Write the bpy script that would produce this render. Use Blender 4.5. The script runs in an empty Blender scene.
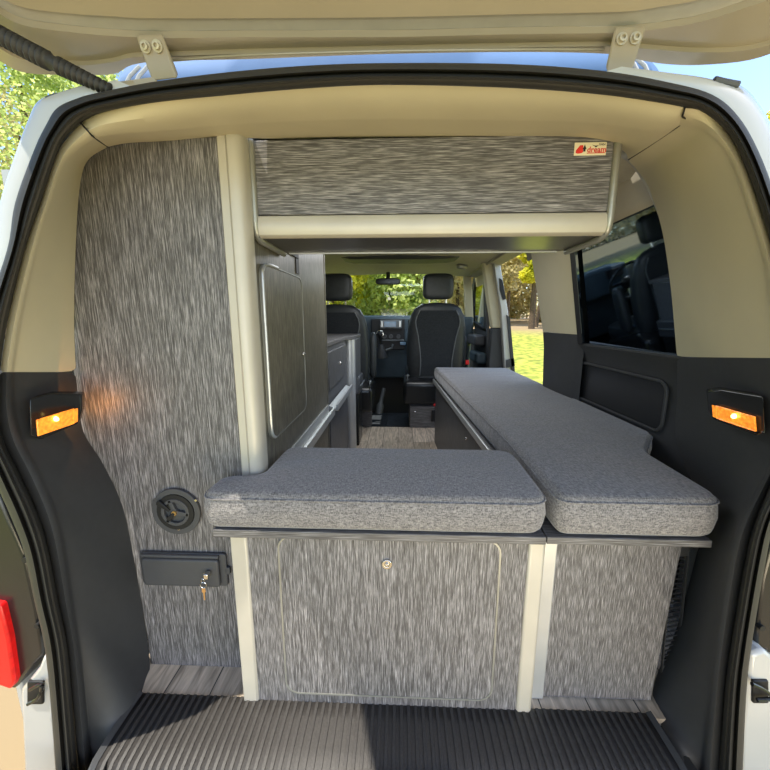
import bpy, bmesh, math, random
from mathutils import Vector, Matrix
random.seed(7)
SC = bpy.context.scene
COL = SC.collection
V = Vector
# ------------------------------------------------------------------ camera numbers
F = 360.0; H = 0.95; PITCH = math.atan(66/360); YAW = math.atan(14/366)
cp, sp = math.cos(PITCH), math.sin(PITCH); cy_, sy_ = math.cos(YAW), math.sin(YAW)
RR = V((cy_, sy_, 0)); FW = V((-sy_*cp, cy_*cp, -sp)); UU = V((-sy_*sp, cy_*sp, cp))
def ray(px, py): return FW + RR*((px-385)/F) + UU*(-(py-385)/F)
def aY(px, py, Y):                       # surveyed point on the vertical cross-plane y = Y
    v = ray(px, py); t = Y/v.y; return V((v.x*t, Y, H+v.z*t))
def aZ(px, py, Z):
    v = ray(px, py); t = (Z-H)/v.z; return V((v.x*t, v.y*t, Z))
def aX(px, py, X):
    v = ray(px, py); t = X/v.x; return V((X, v.y*t, H+v.z*t))
def aP(px, py, p, n):
    v = ray(px, py); o = V((0, 0, H)); t = (V(p)-o).dot(V(n))/v.dot(V(n)); return o+v*t

# ------------------------------------------------------------------ materials
M = {}
def new_mat(name):
    m = bpy.data.materials.new(name); m.use_nodes = True
    nt = m.node_tree; b = nt.nodes['Principled BSDF']; M[name] = m
    return m, nt, b
def lk(nt, a, b): nt.links.new(a, b)
def plain(name, col, rough=0.5, metal=0.0, noise=0.06, nscale=30, bump=0.0, bscale=200, coat=0.0, spec=None):
    m, nt, b = new_mat(name)
    b.inputs['Roughness'].default_value = rough; b.inputs['Metallic'].default_value = metal
    b.inputs['Coat Weight'].default_value = coat
    if spec is not None: b.inputs['Specular IOR Level'].default_value = spec
    tc = nt.nodes.new('ShaderNodeTexCoord'); n = nt.nodes.new('ShaderNodeTexNoise')
    n.inputs['Scale'].default_value = nscale; n.inputs['Detail'].default_value = 3
    lk(nt, tc.outputs['Object'], n.inputs['Vector'])
    r = nt.nodes.new('ShaderNodeValToRGB')
    r.color_ramp.elements[0].position = .3; r.color_ramp.elements[1].position = .7
    c = V(col)
    r.color_ramp.elements[0].color = (*(c*(1-noise)), 1); r.color_ramp.elements[1].color = (*(c*(1+noise)), 1)
    lk(nt, n.outputs['Fac'], r.inputs['Fac']); lk(nt, r.outputs['Color'], b.inputs['Base Color'])
    if bump:
        n2 = nt.nodes.new('ShaderNodeTexNoise'); n2.inputs['Scale'].default_value = bscale
        lk(nt, tc.outputs['Object'], n2.inputs['Vector'])
        bp = nt.nodes.new('ShaderNodeBump'); bp.inputs['Strength'].default_value = bump; bp.inputs['Distance'].default_value = .002
        lk(nt, n2.outputs['Fac'], bp.inputs['Height']); lk(nt, bp.outputs['Normal'], b.inputs['Normal'])
    return m
def laminate(name, scale, dark, mid, light, rough=.55):
    m, nt, b = new_mat(name); b.inputs['Roughness'].default_value = rough
    tc = nt.nodes.new('ShaderNodeTexCoord'); mp = nt.nodes.new('ShaderNodeMapping')
    mp.inputs['Scale'].default_value = scale
    lk(nt, tc.outputs['Object'], mp.inputs['Vector'])
    n = nt.nodes.new('ShaderNodeTexNoise'); n.inputs['Scale'].default_value = 1; n.inputs['Detail'].default_value = 2.5; n.inputs['Roughness'].default_value = .65
    lk(nt, mp.outputs['Vector'], n.inputs['Vector'])
    r = nt.nodes.new('ShaderNodeValToRGB'); e = r.color_ramp.elements
    e[0].position = .33; e[0].color = (*dark, 1); e[1].position = .70; e[1].color = (*light, 1)
    x = e.new(.5); x.color = (*mid, 1)
    lk(nt, n.outputs['Fac'], r.inputs['Fac']); lk(nt, r.outputs['Color'], b.inputs['Base Color'])
    bp = nt.nodes.new('ShaderNodeBump'); bp.inputs['Strength'].default_value = .15; bp.inputs['Distance'].default_value = .001
    lk(nt, n.outputs['Fac'], bp.inputs['Height']); lk(nt, bp.outputs['Normal'], b.inputs['Normal'])
    return m
D_, M_, L_ = (.032, .030, .030), (.106, .101, .102), (.37, .355, .36)
laminate('laminate_upright', (820, 820, 27), D_, M_, L_)
laminate('laminate_across', (20, 640, 640), D_, M_, L_)
laminate('laminate_edge', (14, 300, 500), (.045, .042, .042), (.095, .09, .09), (.22, .215, .215))
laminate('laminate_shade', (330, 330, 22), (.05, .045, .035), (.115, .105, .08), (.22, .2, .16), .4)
laminate('kitchen_front', (330, 330, 22), (.05, .05, .052), (.09, .09, .095), (.16, .16, .165), .45)
def fabric(name, a, b_, sc=420):
    m, nt, b = new_mat(name); b.inputs['Roughness'].default_value = .95
    b.inputs['Sheen Weight'].default_value = .3; b.inputs['Specular IOR Level'].default_value = .15
    tc = nt.nodes.new('ShaderNodeTexCoord')
    outs = []
    for s in ((sc*.25, sc, sc), (sc, sc*.25, sc*.6)):
        mp = nt.nodes.new('ShaderNodeMapping'); mp.inputs['Scale'].default_value = s
        lk(nt, tc.outputs['Object'], mp.inputs['Vector'])
        n = nt.nodes.new('ShaderNodeTexNoise'); n.inputs['Scale'].default_value = 1; n.inputs['Detail'].default_value = 2
        lk(nt, mp.outputs['Vector'], n.inputs['Vector']); outs.append(n.outputs['Fac'])
    ad = nt.nodes.new('ShaderNodeMath'); ad.operation = 'ADD'; lk(nt, outs[0], ad.inputs[0]); lk(nt, outs[1], ad.inputs[1])
    hf = nt.nodes.new('ShaderNodeMath'); hf.operation = 'MULTIPLY'; hf.inputs[1].default_value = .5; lk(nt, ad.outputs[0], hf.inputs[0])
    r = nt.nodes.new('ShaderNodeValToRGB'); e = r.color_ramp.elements
    e[0].position = .36; e[0].color = (*a, 1); e[1].position = .64; e[1].color = (*b_, 1)
    lk(nt, hf.outputs[0], r.inputs['Fac']); lk(nt, r.outputs['Color'], b.inputs['Base Color'])
    n3 = nt.nodes.new('ShaderNodeTexNoise'); n3.inputs['Scale'].default_value = 9; n3.inputs['Detail'].default_value = 2
    mp3 = nt.nodes.new('ShaderNodeMapping'); mp3.inputs['Scale'].default_value = (.5, 1.8, 1); lk(nt, tc.outputs['Object'], mp3.inputs['Vector']); lk(nt, mp3.outputs['Vector'], n3.inputs['Vector'])
    b1 = nt.nodes.new('ShaderNodeBump'); b1.inputs['Strength'].default_value = .35; b1.inputs['Distance'].default_value = .02
    lk(nt, n3.outputs['Fac'], b1.inputs['Height'])
    b2 = nt.nodes.new('ShaderNodeBump'); b2.inputs['Strength'].default_value = .4; b2.inputs['Distance'].default_value = .001
    lk(nt, hf.outputs[0], b2.inputs['Height']); lk(nt, b1.outputs['Normal'], b2.inputs['Normal']); lk(nt, b2.outputs['Normal'], b.inputs['Normal'])
    return m
fabric('cushion_fabric', (.080, .075, .077), (.27, .256, .25))
fabric('seat_fabric', (.012, .014, .017), (.03, .034, .038), 300)
plain('seat_leather', (.020, .024, .027), .45, noise=.2, bump=.2, bscale=150)
plain('cream_trim', (.50, .45, .31), .6, noise=.03, nscale=8, bump=.08, bscale=500)
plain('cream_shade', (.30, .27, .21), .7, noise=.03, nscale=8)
plain('headliner', (.36, .33, .26), .9, noise=.05, nscale=40, bump=.1, bscale=600)
plain('dark_trim', (.030, .031, .033), .6, noise=.08, nscale=60, bump=.25, bscale=900)
plain('dark_gloss', (.012, .013, .014), .25, noise=.05)
plain('rubber', (.020, .019, .017), .62, noise=.15, nscale=20)
plain('mat_rubber', (.033, .030, .028), .55, noise=.3, nscale=250, bump=.3, bscale=700)
plain('paint_white', (.45, .45, .43), .25, noise=.03, nscale=6, coat=.6)
plain('paint_cream', (.30, .25, .175), .38, noise=.05, nscale=5, coat=.2)
plain('roof_shell', (.09, .17, .32), .8, noise=.1, nscale=5)
plain('aluminium', (.50, .51, .51), .33, .45, noise=.05, nscale=14)
plain('profile_cream', (.45, .42, .355), .38, .1, noise=.04, nscale=14)
plain('profile_grey', (.30, .30, .27), .35, .5, noise=.05, nscale=14)
plain('steel', (.65, .63, .6), .22, 1, noise=.03)
plain('hinge_metal', (.42, .37, .27), .35, .3, noise=.1)
plain('gate_channel', (.33, .31, .27), .3, .2, noise=.05)
plain('brass', (.75, .5, .25), .3, 1, noise=.05)
plain('cover_grey', (.055, .057, .062), .5, noise=.05, bump=.15, bscale=900)
plain('vent_grey', (.10, .11, .115), .5, noise=.05)
plain('black', (.006, .006, .007), .6, noise=.05)
plain('locker_base', (.045, .042, .04), .28, noise=.2, nscale=40)
plain('sticker_cream', (.75, .68, .48), .5, noise=.02)
plain('sticker_red', (.62, .03, .02), .5, noise=.1)
plain('sticker_black', (.015, .015, .015), .5, noise=.1)
plain('dash_blue', (.05, .075, .095), .55, noise=.1, nscale=12)
plain('screen_blue', (.05, .12, .2), .2, noise=.3, nscale=12)
plain('red_plastic', (.6, .02, .02), .3, noise=.05)
plain('cab_carpet', (.014, .02, .028), .95, noise=.4, nscale=40, bump=.3)
plain('bark', (.10, .07, .045), .9, noise=.35, nscale=14, bump=.5, bscale=20)
plain('soil', (.45, .36, .22), .95, noise=.25, nscale=3)
plain('lens_clear', (.8, .8, .8), .1)
def emis(name, col, s, rough=.3, nscale=60):
    m, nt, b = new_mat(name); b.inputs['Base Color'].default_value = (*col, 1); b.inputs['Roughness'].default_value = rough
    tc = nt.nodes.new('ShaderNodeTexCoord'); n = nt.nodes.new('ShaderNodeTexNoise'); n.inputs['Scale'].default_value = nscale
    lk(nt, tc.outputs['Object'], n.inputs['Vector'])
    r = nt.nodes.new('ShaderNodeMapRange'); r.inputs[1].default_value = .35; r.inputs[2].default_value = .65; r.inputs[3].default_value = s*.35; r.inputs[4].default_value = s*1.3
    lk(nt, n.outputs['Fac'], r.inputs[0]); lk(nt, r.outputs[0], b.inputs['Emission Strength']); b.inputs['Emission Color'].default_value = (*col, 1)
emis('lamp_amber', (1, .30, .03), .75, nscale=160)
emis('lamp_bulb', (1, .72, .18), 7)
emis('lamp_red', (.6, .008, .008), .3)
# glass
def glass(name, col, alpha, rough=.03):
    m, nt, b = new_mat(name)
    tr = nt.nodes.new('ShaderNodeBsdfTransparent'); tr.inputs[0].default_value = (*col, 1)
    gl = nt.nodes.new('ShaderNodeBsdfGlossy'); gl.inputs['Roughness'].default_value = rough; gl.inputs[0].default_value = ((.22, .28, .34, 1) if name == 'glass_tint' else (.8, .85, .9, 1))
    fr = nt.nodes.new('ShaderNodeFresnel'); fr.inputs[0].default_value = 1.45
    mx = nt.nodes.new('ShaderNodeMixShader'); lk(nt, fr.outputs[0], mx.inputs[0]); lk(nt, tr.outputs[0], mx.inputs[1]); lk(nt, gl.outputs[0], mx.inputs[2])
    lk(nt, mx.outputs[0], nt.nodes['Material Output'].inputs['Surface'])
glass('glass_clear', (.93, .97, .95), .9)
glass('glass_tint', (.03, .045, .06), .2)
# plank floor
m, nt, b = new_mat('planks'); b.inputs['Roughness'].default_value = .5
tc = nt.nodes.new('ShaderNodeTexCoord'); mp = nt.nodes.new('ShaderNodeMapping'); mp.inputs['Rotation'].default_value = (0, 0, math.pi/2)
lk(nt, tc.outputs['Object'], mp.inputs['Vector'])
br = nt.nodes.new('ShaderNodeTexBrick'); br.inputs['Scale'].default_value = 1; br.inputs['Brick Width'].default_value = .9; br.inputs['Row Height'].default_value = .12
br.inputs['Mortar Size'].default_value = .0016; br.inputs['Color1'].default_value = (.62, .51, .39, 1); br.inputs['Color2'].default_value = (.42, .35, .27, 1); br.inputs['Mortar'].default_value = (.05, .045, .04, 1)
lk(nt, mp.outputs['Vector'], br.inputs['Vector'])
mp2 = nt.nodes.new('ShaderNodeMapping'); mp2.inputs['Scale'].default_value = (60, 7, 10); lk(nt, tc.outputs['Object'], mp2.inputs['Vector'])
n = nt.nodes.new('ShaderNodeTexNoise'); n.inputs['Scale'].default_value = 1; n.inputs['Detail'].default_value = 4; n.inputs['Distortion'].default_value = 1.0; lk(nt, mp2.outputs['Vector'], n.inputs['Vector'])
r = nt.nodes.new('ShaderNodeMapRange'); r.inputs[1].default_value = .3; r.inputs[2].default_value = .7; r.inputs[3].default_value = .55; r.inputs[4].default_value = 1.4; lk(nt, n.outputs['Fac'], r.inputs[0])
vm = nt.nodes.new('ShaderNodeVectorMath'); vm.operation = 'SCALE'; lk(nt, br.outputs['Color'], vm.inputs[0]); lk(nt, r.outputs[0], vm.inputs['Scale']); lk(nt, vm.outputs[0], b.inputs['Base Color'])
# grass ground
m, nt, b = new_mat('meadow'); b.inputs['Roughness'].default_value = .95
tc = nt.nodes.new('ShaderNodeTexCoord')
n1 = nt.nodes.new('ShaderNodeTexNoise'); n1.inputs['Scale'].default_value = 5; n1.inputs['Detail'].default_value = 6; lk(nt, tc.outputs['Object'], n1.inputs['Vector'])
r1 = nt.nodes.new('ShaderNodeValToRGB'); e = r1.color_ramp.elements
e[0].position = .34; e[0].color = (.12, .16, .02, 1); e[1].position = .64; e[1].color = (.46, .42, .07, 1); x = e.new(.48); x.color = (.27, .31, .04, 1)
lk(nt, n1.outputs['Fac'], r1.inputs['Fac'])
n2 = nt.nodes.new('ShaderNodeTexNoise'); n2.inputs['Scale'].default_value = .12; lk(nt, tc.outputs['Object'], n2.inputs['Vector'])
ln = nt.nodes.new('ShaderNodeVectorMath'); ln.operation = 'LENGTH'; lk(nt, tc.outputs['Object'], ln.inputs[0])
ad = nt.nodes.new('ShaderNodeMath'); ad.operation = 'MULTIPLY_ADD'; ad.inputs[1].default_value = 6; lk(nt, n2.outputs['Fac'], ad.inputs[0]); lk(nt, ln.outputs['Value'], ad.inputs[2])
far = nt.nodes.new('ShaderNodeMapRange'); far.inputs[1].default_value = 21; far.inputs[2].default_value = 25; lk(nt, ad.outputs[0], far.inputs[0])
near = nt.nodes.new('ShaderNodeMapRange'); near.inputs[1].default_value = 5.5; near.inputs[2].default_value = 7.0; near.inputs[3].default_value = 1; near.inputs[4].default_value = 0; lk(nt, ad.outputs[0], near.inputs[0])
mxv = nt.nodes.new('ShaderNodeMath'); mxv.operation = 'MAXIMUM'; lk(nt, far.outputs[0], mxv.inputs[0]); lk(nt, near.outputs[0], mxv.inputs[1])
mx = nt.nodes.new('ShaderNodeMix'); mx.data_type = 'RGBA'; mx.inputs['B'].default_value = (.30, .22, .12, 1)
lk(nt, mxv.outputs[0], mx.inputs['Factor']); lk(nt, r1.outputs['Color'], mx.inputs['A']); lk(nt, mx.outputs['Result'], b.inputs['Base Color'])
def leafmat(name, a, c):
    m, nt, b = new_mat(name); b.inputs['Roughness'].default_value = .6
    tc = nt.nodes.new('ShaderNodeTexCoord'); n = nt.nodes.new('ShaderNodeTexNoise'); n.inputs['Scale'].default_value = 1.3; n.inputs['Detail'].default_value = 4
    lk(nt, tc.outputs['Object'], n.inputs['Vector'])
    r = nt.nodes.new('ShaderNodeValToRGB'); r.color_ramp.elements[0].position = .36; r.color_ramp.elements[1].position = .62
    r.color_ramp.elements[0].color = (*a, 1); r.color_ramp.elements[1].color = (*c, 1)
    lk(nt, n.outputs['Fac'], r.inputs['Fac'])
    tl = nt.nodes.new('ShaderNodeBsdfTranslucent'); lk(nt, r.outputs['Color'], tl.inputs[0]); lk(nt, r.outputs['Color'], b.inputs['Base Color'])
    mxs = nt.nodes.new('ShaderNodeMixShader'); mxs.inputs[0].default_value = .6
    lk(nt, b.outputs[0], mxs.inputs[1]); lk(nt, tl.outputs[0], mxs.inputs[2]); lk(nt, mxs.outputs[0], nt.nodes['Material Output'].inputs['Surface'])
leafmat('leaf_yellow', (.36, .40, .03), (.90, .86, .10))
leafmat('leaf_green', (.24, .34, .07), (.78, .86, .30))
leafmat('leaf_dull', (.38, .34, .14), (.85, .76, .42))
leafmat('leaf_far', (.42, .38, .18), (.85, .78, .46))

# ------------------------------------------------------------------ mesh builder
class MB:
    def __init__(s): s.v = []; s.f = []
    def add(s, vs, fs):
        o = len(s.v); s.v += [V(p) for p in vs]; s.f += [tuple(i+o for i in f) for f in fs]; return s
    def box(s, lo, hi):
        x0, y0, z0 = lo; x1, y1, z1 = hi
        return s.add([(x0,y0,z0),(x1,y0,z0),(x1,y1,z0),(x0,y1,z0),(x0,y0,z1),(x1,y0,z1),(x1,y1,z1),(x0,y1,z1)],
                     [(0,3,2,1),(4,5,6,7),(0,1,5,4),(1,2,6,5),(2,3,7,6),(3,0,4,7)])
    def prism(s, pts, d):                       # planar polygon extruded by vector d
        n = len(pts); d = V(d); pts = [V(p) for p in pts]
        return s.add(pts+[p+d for p in pts], [tuple(range(n))[::-1], tuple(range(n, 2*n))]+[(i, (i+1) % n, n+(i+1) % n, n+i) for i in range(n)])
    def grid(s, rows, closed=False):
        n = len(rows[0]); vs = [p for r in rows for p in r]; fs = []
        for i in range(len(rows)-1):
            for j in range(n if closed else n-1):
                k = (j+1) % n; fs.append((i*n+j, i*n+k, (i+1)*n+k, (i+1)*n+j))
        return s.add(vs, fs)
    def tube(s, path, r, n=10, caps=True):
        path = [V(p) for p in path]; rs = r if isinstance(r, (list, tuple)) else [r]*len(path); rows = []
        up = V((0, 0, 1)); 
        for i, p in enumerate(path):
            t = (path[min(i+1, len(path)-1)]-path[max(i-1, 0)]).normalized()
            a = t.cross(up if abs(t.z) < .9 else V((0, 1, 0))).normalized(); b = t.cross(a)
            if i and a.dot(pa) < 0: a = -a; b = -b
            pa = a
            rows.append([p+a*(rs[i]*math.cos(q))+b*(rs[i]*math.sin(q)) for q in [2*math.pi*k/n for k in range(n)]])
        o = len(s.v); s.grid(rows, True)
        if caps: s.f.append(tuple(o+k for k in range(n))[::-1]); s.f.append(tuple(o+(len(rows)-1)*n+k for k in range(n)))
        return s
    def disc(s, c, r0, r1, y0, y1, n=32):        # ring/disc facing -y
        c = V(c); A = []
        for r, y in ((r0, y0), (r1, y0), (r1, y1), (r0, y1)):
            A.append([c+V((r*math.cos(2*math.pi*k/n), y, r*math.sin(2*math.pi*k/n))) for k in range(n)])
        return s.grid(A+[A[0]], True)
    def ell(s, c, rx, ry, rz, n=16, m=10, e=1.0):
        rows = []
        def sg(v, e): return math.copysign(abs(v)**e, v)
        for i in range(m+1):
            ph = -math.pi/2+math.pi*i/m
            rows.append([V(c)+V((rx*sg(math.cos(ph), e)*sg(math.cos(t), e), ry*sg(math.cos(ph), e)*sg(math.sin(t), e), rz*sg(math.sin(ph), e))) for t in [2*math.pi*k/n for k in range(n)]])
        return s.grid(rows, True)
def wloc(o):
    p = V((0, 0, 0))
    while o is not None: p += o.location; o = o.parent
    return p
def build(name, mb, mat, parent=None, bevel=0, seg=2, smooth=True, sub=0, solid=0, angle=40):
    off = wloc(parent)
    me = bpy.data.meshes.new(name); me.from_pydata([tuple(p-off) for p in mb.v], [], mb.f); me.update()
    bm = bmesh.new(); bm.from_mesh(me); bmesh.ops.remove_doubles(bm, verts=bm.verts, dist=1e-6); bmesh.ops.recalc_face_normals(bm, faces=bm.faces); bm.to_mesh(me); bm.free()
    o = bpy.data.objects.new(name, me); COL.objects.link(o); o.parent = parent
    me.materials.append(M[mat])
    if smooth:
        for p in me.polygons: p.use_smooth = True
        me.set_sharp_from_angle(angle=math.radians(angle))
    if solid: q = o.modifiers.new('s', 'SOLIDIFY'); q.thickness = solid; q.offset = 0
    if bevel: q = o.modifiers.new('b', 'BEVEL'); q.width = bevel; q.segments = seg; q.limit_method = 'ANGLE'; q.angle_limit = math.radians(40)
    if sub: q = o.modifiers.new('u', 'SUBSURF'); q.levels = sub; q.render_levels = sub
    return o
def tag(o, label, cat, group=None):
    o['label'] = label; o['category'] = cat
    if group: o['group'] = group
    return o
def struct(name, mb, mat, **k):
    o = build(name, mb, mat, None, **k); o['kind'] = 'structure'; return o
def empty(name, loc, label, cat, group=None):
    o = bpy.data.objects.new(name, None); COL.objects.link(o); o.location = loc; o.empty_display_size = .1
    return tag(o, label, cat, group)
def copy_tree(o, parent=None):
    c = o.copy(); COL.objects.link(c); c.parent = parent
    for ch in [q for q in bpy.data.objects if q.parent == o]: copy_tree(ch, c)
    return c
def cat(pts, k=6):                                # catmull-rom resample
    pts = [V(p) for p in pts]; out = []
    for i in range(len(pts)-1):
        p0 = pts[max(i-1, 0)]; p1 = pts[i]; p2 = pts[i+1]; p3 = pts[min(i+2, len(pts)-1)]
        for j in range(k):
            t = j/k
            out.append(.5*((2*p1)+(p2-p0)*t+(2*p0-5*p1+4*p2-p3)*t*t+(3*p1-p0-3*p2+p3)*t**3))
    out.append(pts[-1]); return out
def rrect(x0, x1, z0, z1, r, y, n=6):
    out = []
    for cx, cz, a0 in ((x1-r, z1-r, 0), (x0+r, z1-r, 90), (x0+r, z0+r, 180), (x1-r, z0+r, 270)):
        for k in range(n+1):
            a = math.radians(a0+90*k/n); out.append(V((cx+r*math.cos(a), y, cz+r*math.sin(a))))
    return out
def ring(outer, inner, d):                         # frame between two matching loops
    d = V(d); mb = MB(); return mb.grid([outer, inner, [p+d for p in inner], [p+d for p in outer], outer], True)
def rpoly(pts, radii, n=6):                        # round the corners of a 2-D polygon
    out = []; N = len(pts)
    for i in range(N):
        p = V((*pts[i], 0)); a = V((*pts[i-1], 0)); c = V((*pts[(i+1) % N], 0)); r = radii[i]
        if r <= 0: out.append(p); continue
        u = (a-p).normalized(); w = (c-p).normalized(); s, e = p+u*r, p+w*r
        for k in range(n+1):
            t = k/n; out.append(s*(1-t)**2+p*2*t*(1-t)+e*t*t)
    return out

# ------------------------------------------------------------------ rear opening trims (left, header, right)
# each station: inner seal edge B, lip ridge C, inner edge D (px, py, depth)  — surveyed on the opening
def st(b, c, d, yc=.66, zfloor=False):
    Dp = aZ(d[0], d[1], 0) if d[2] == 0 else aY(*d)
    return aY(b[0], b[1], .645), aY((b[0]+c[0])/2, (b[1]+c[1])/2, (.645+yc)/2-.022), aY(c[0], c[1], yc), Dp
LOW_L = [st((80,790),(95,790),(102,775,0)), st((74,720),(88,722),(120,730,0)), st((68,650),(81,655),(139,700,0)), st((58,600),(73,600),(150,668,.812)),
         st((49,552),(66,552),(143,612,.82)), st((38,515),(58,515),(134,560,.82)), st((20,475),(42,475),(122,505,.82)), st((3,440),(24,440),(102,462,.82)),
         st((-2,410),(15,405),(82,428,.82)), st((0,372),(14,372),(76,372,.82))]
UP_L = [LOW_L[-1], st((8,320),(22,320),(74,320,.82)), st((25,250),(38,250),(76,240,.82)), st((42,200),(53,200),(80,185,.82)),
        st((59,150),(68,160),(88,160,.82)), st((81,123),(95,138),(108,147,.82))]
HEAD = [UP_L[-1], st((101,113),(118,134),(128,143,.82),.68), st((152,103),(160,131),(170,141,.83),.71), st((220,96),(222,125),(226,138,.85),.74), st((300,89),(300,121),(300,139,.90),.75),
        st((385,85),(385,119),(385,138,.90),.75), st((510,88),(508,120),(505,138,.90),.75), st((604,95),(596,123),(585,139,.90),.74), st((672,105),(655,131),(622,150,.93),.72), st((684,108),(679,126),(628,160,.97),.71)]
UP_R = [HEAD[-1], st((704,112),(697,130),(638,171,1.04),.69), st((726,132),(716,142),(648,186,1.05)), st((743,162),(731,164),(656,208,1.05)), st((760,209),(746,207),(664,240,1.05)),
        st((775,262),(763,262),(671,290,1.05)), st((785,330),(772,330),(675,335,1.05)), st((787,358),(774,358),(677,357,1.05))]
LOW_R = [UP_R[-1], st((788,400),(775,402),(677,400,1.05)), st((783,450),(771,460),(676,440,1.02)), st((768,490),(755,492),(695,490,.93)), st((755,522),(738,522),(702,528,.86)),
         st((745,560),(726,560),(695,560,.83)), st((730,650),(713,650),(676,630,.81)), st((724,700),(706,718),(652,697,.79)), st((718,790),(698,790),(684,765,0))]
def loft(stations, extra=0.0):
    cols = [cat([s[i] for s in stations], 5) for i in range(4)]
    rows = []
    for j in range(len(cols[0])):
        b, m, c, d = (q[j] for q in cols)
        rows.append([b+V((0, .06, 0))*0, b, m, m.lerp(c, .85), c, c.lerp(d, .05), c.lerp(d, .14), c.lerp(d, .5), d])
    return MB().grid(rows)
struct('trim_1', loft(LOW_L), 'dark_trim', sub=1, angle=80)
struct('trim_2', loft(UP_L), 'cream_trim', sub=1, angle=80)
struct('trim_3', loft(HEAD), 'cream_trim', sub=1, angle=80)
struct('trim_4', loft(UP_R), 'cream_trim', sub=1, angle=80)
struct('trim_5', loft(LOW_R), 'dark_trim', sub=1, angle=80)
# seams between header and pillar trims
for i, stn in enumerate((HEAD[0], HEAD[-1])):
    s = [p+V((0, -.002, 0)) for p in (stn[0], stn[1], stn[2], stn[3])]
    struct('trim_%d' % (6+i), MB().tube(cat(s, 5), .0014, 6), 'black')

# ------------------------------------------------------------------ rubber seal around the opening
A_ = [(57,790),(52,720),(45,650),(34,600),(24,552),(10,515),(-8,475),(-22,440),(-26,410),(-24,372),(-16,320),(7,250),(15,203),(34,150),(46,125),(57,108),(78,98),(101,92),(152,82),(220,73),(300,66),(385,63),(510,64),(604,71),(672,83),(713,95),(738,116),(758,150),(777,200),(795,262),(808,330),(811,358),(812,400),(806,450),(790,490),(775,522),(766,560),(751,650),(746,700),(742,790)]
B_ = [(80,790),(74,720),(68,650),(58,600),(49,552),(38,515),(20,475),(3,440),(-2,410),(0,372),(8,320),(25,250),(42,200),(59,150),(68,135),(81,123),(90,117),(101,113),(152,103),(220,96),(300,89),(385,85),(510,88),(604,95),(672,105),(700,111),(726,132),(743,162),(760,209),(775,262),(785,330),(787,358),(788,400),(783,450),(768,490),(755,522),(745,560),(730,650),(724,700),(718,790)]
prof = [(0, .650), (.0, .612), (.10, .602), (.28, .600), (.36, .612), (.44, .618), (.50, .606), (.60, .602), (.68, .608), (.72, .620), (.82, .622), (.95, .630), (1.0, .650)]
cols = []
for t, Y in prof: cols.append(cat([aY(a[0]+(b[0]-a[0])*t, a[1]+(b[1]-a[1])*t, Y) for a, b in zip(A_, B_)], 5))
rows = [[c[j] for c in cols] for j in range(len(cols[0]))]
seal = build('rubber_seal', MB().grid(rows), 'rubber', angle=50)
tag(seal, 'ribbed black rubber weather seal running round the rear opening of the van', 'seal')

# ------------------------------------------------------------------ outer body shell seen round the seal
body = empty('van_body', (0, .66, 0), 'white painted outer body edge around the rear opening, outside the black seal', 'van body')
E_L = [(-20,320),(-8,250),(0,203),(16,152),(27,122),(38,101),(62,92),(84,86),(110,83)]
A_L = [(-16,320),(7,250),(15,203),(34,150),(46,125),(57,108),(78,98),(101,92),(130,86)]
def flange(Al, El, ya=.625, ye=.66):
    c1 = cat([aY(*p, ya) for p in Al], 5); c2 = cat([aY(p[0], p[1], ye) for p in El], 5)
    rows = []
    for a, e in zip(c1, c2):
        rad = (V((e.x, 0, e.z-.75))).normalized()
        rows.append([a, a.lerp(e, .35)+V((0, -.012, 0)), a.lerp(e, .8)+V((0, -.005, 0)), e, e+rad*.02+V((0, .05, 0)), e+rad*.075+V((0, .40, 0))])
    return MB().grid(rows)
build('pillar_flange', flange(A_L, E_L), 'paint_white', body, angle=70)
A_R = [(604,72),(672,83),(713,95),(738,116),(758,150),(777,200),(795,262)]
E_R = [(640,72),(690,76),(716,80),(742,86),(762,108),(782,150),(810,240)]
build('pillar_flange', flange(A_R, E_R), 'paint_white', body, angle=70)
# roof edge strip above the seal, left of and right of the hinges
build('roof_rail', flange([(110,92),(125,89),(140,86),(158,82)], [(108,84),(124,82),(138,82),(158,81.5)], .63, .66), 'paint_cream', body, angle=70)
build('roof_rail', flange([(626,76),(640,78),(665,83),(690,88)], [(626,75.5),(640,73),(665,74),(690,78)], .63, .66), 'paint_cream', body, angle=70)
# corner brackets (dark clips) left and right at the gutter
for pts in ([(48,100),(56,97),(66,96),(74,92)], [(714,80),(722,82),(732,84),(738,85)]):
    build('gutter_clip', MB().tube([aY(x, y, .64) for x, y in pts], .005, 8), 'cover_grey', body)
# lower body corners either side of the bumper
build('rear_corner', MB().prism([aY(x, y, .66) for x, y in [(38,668),(43,655),(50,660),(60,790),(24,790),(20,690)]], (0, .10, 0)), 'paint_white', body, bevel=.008)
build('rear_corner', MB().prism([aY(x, y, .66) for x, y in [(751,655),(765,650),(800,680),(800,790),(740,790),(742,730)]], (0, .10, 0)), 'paint_white', body, bevel=.008)
build('side_skin', MB().prism([V((-1.02, .70, z)) for z in ()] or [V((-.99, .74, -.25)), V((-.99, .74, .9)), V((-.99, 4.4, .9)), V((-.99, 4.4, -.25))], (.02, 0, 0)), 'paint_white', body, bevel=.005)
build('side_skin', MB().prism([V((.97, .74, -.25)), V((.97, .74, .86)), V((.97, 2.0, .86)), V((.97, 2.0, -.25))], (.02, 0, 0)), 'paint_white', body, bevel=.005)
build('roof_skin', MB().box((-.66, 1.05, 1.458), (.66, 4.0, 1.47)), 'paint_white', body, bevel=.01)

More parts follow.
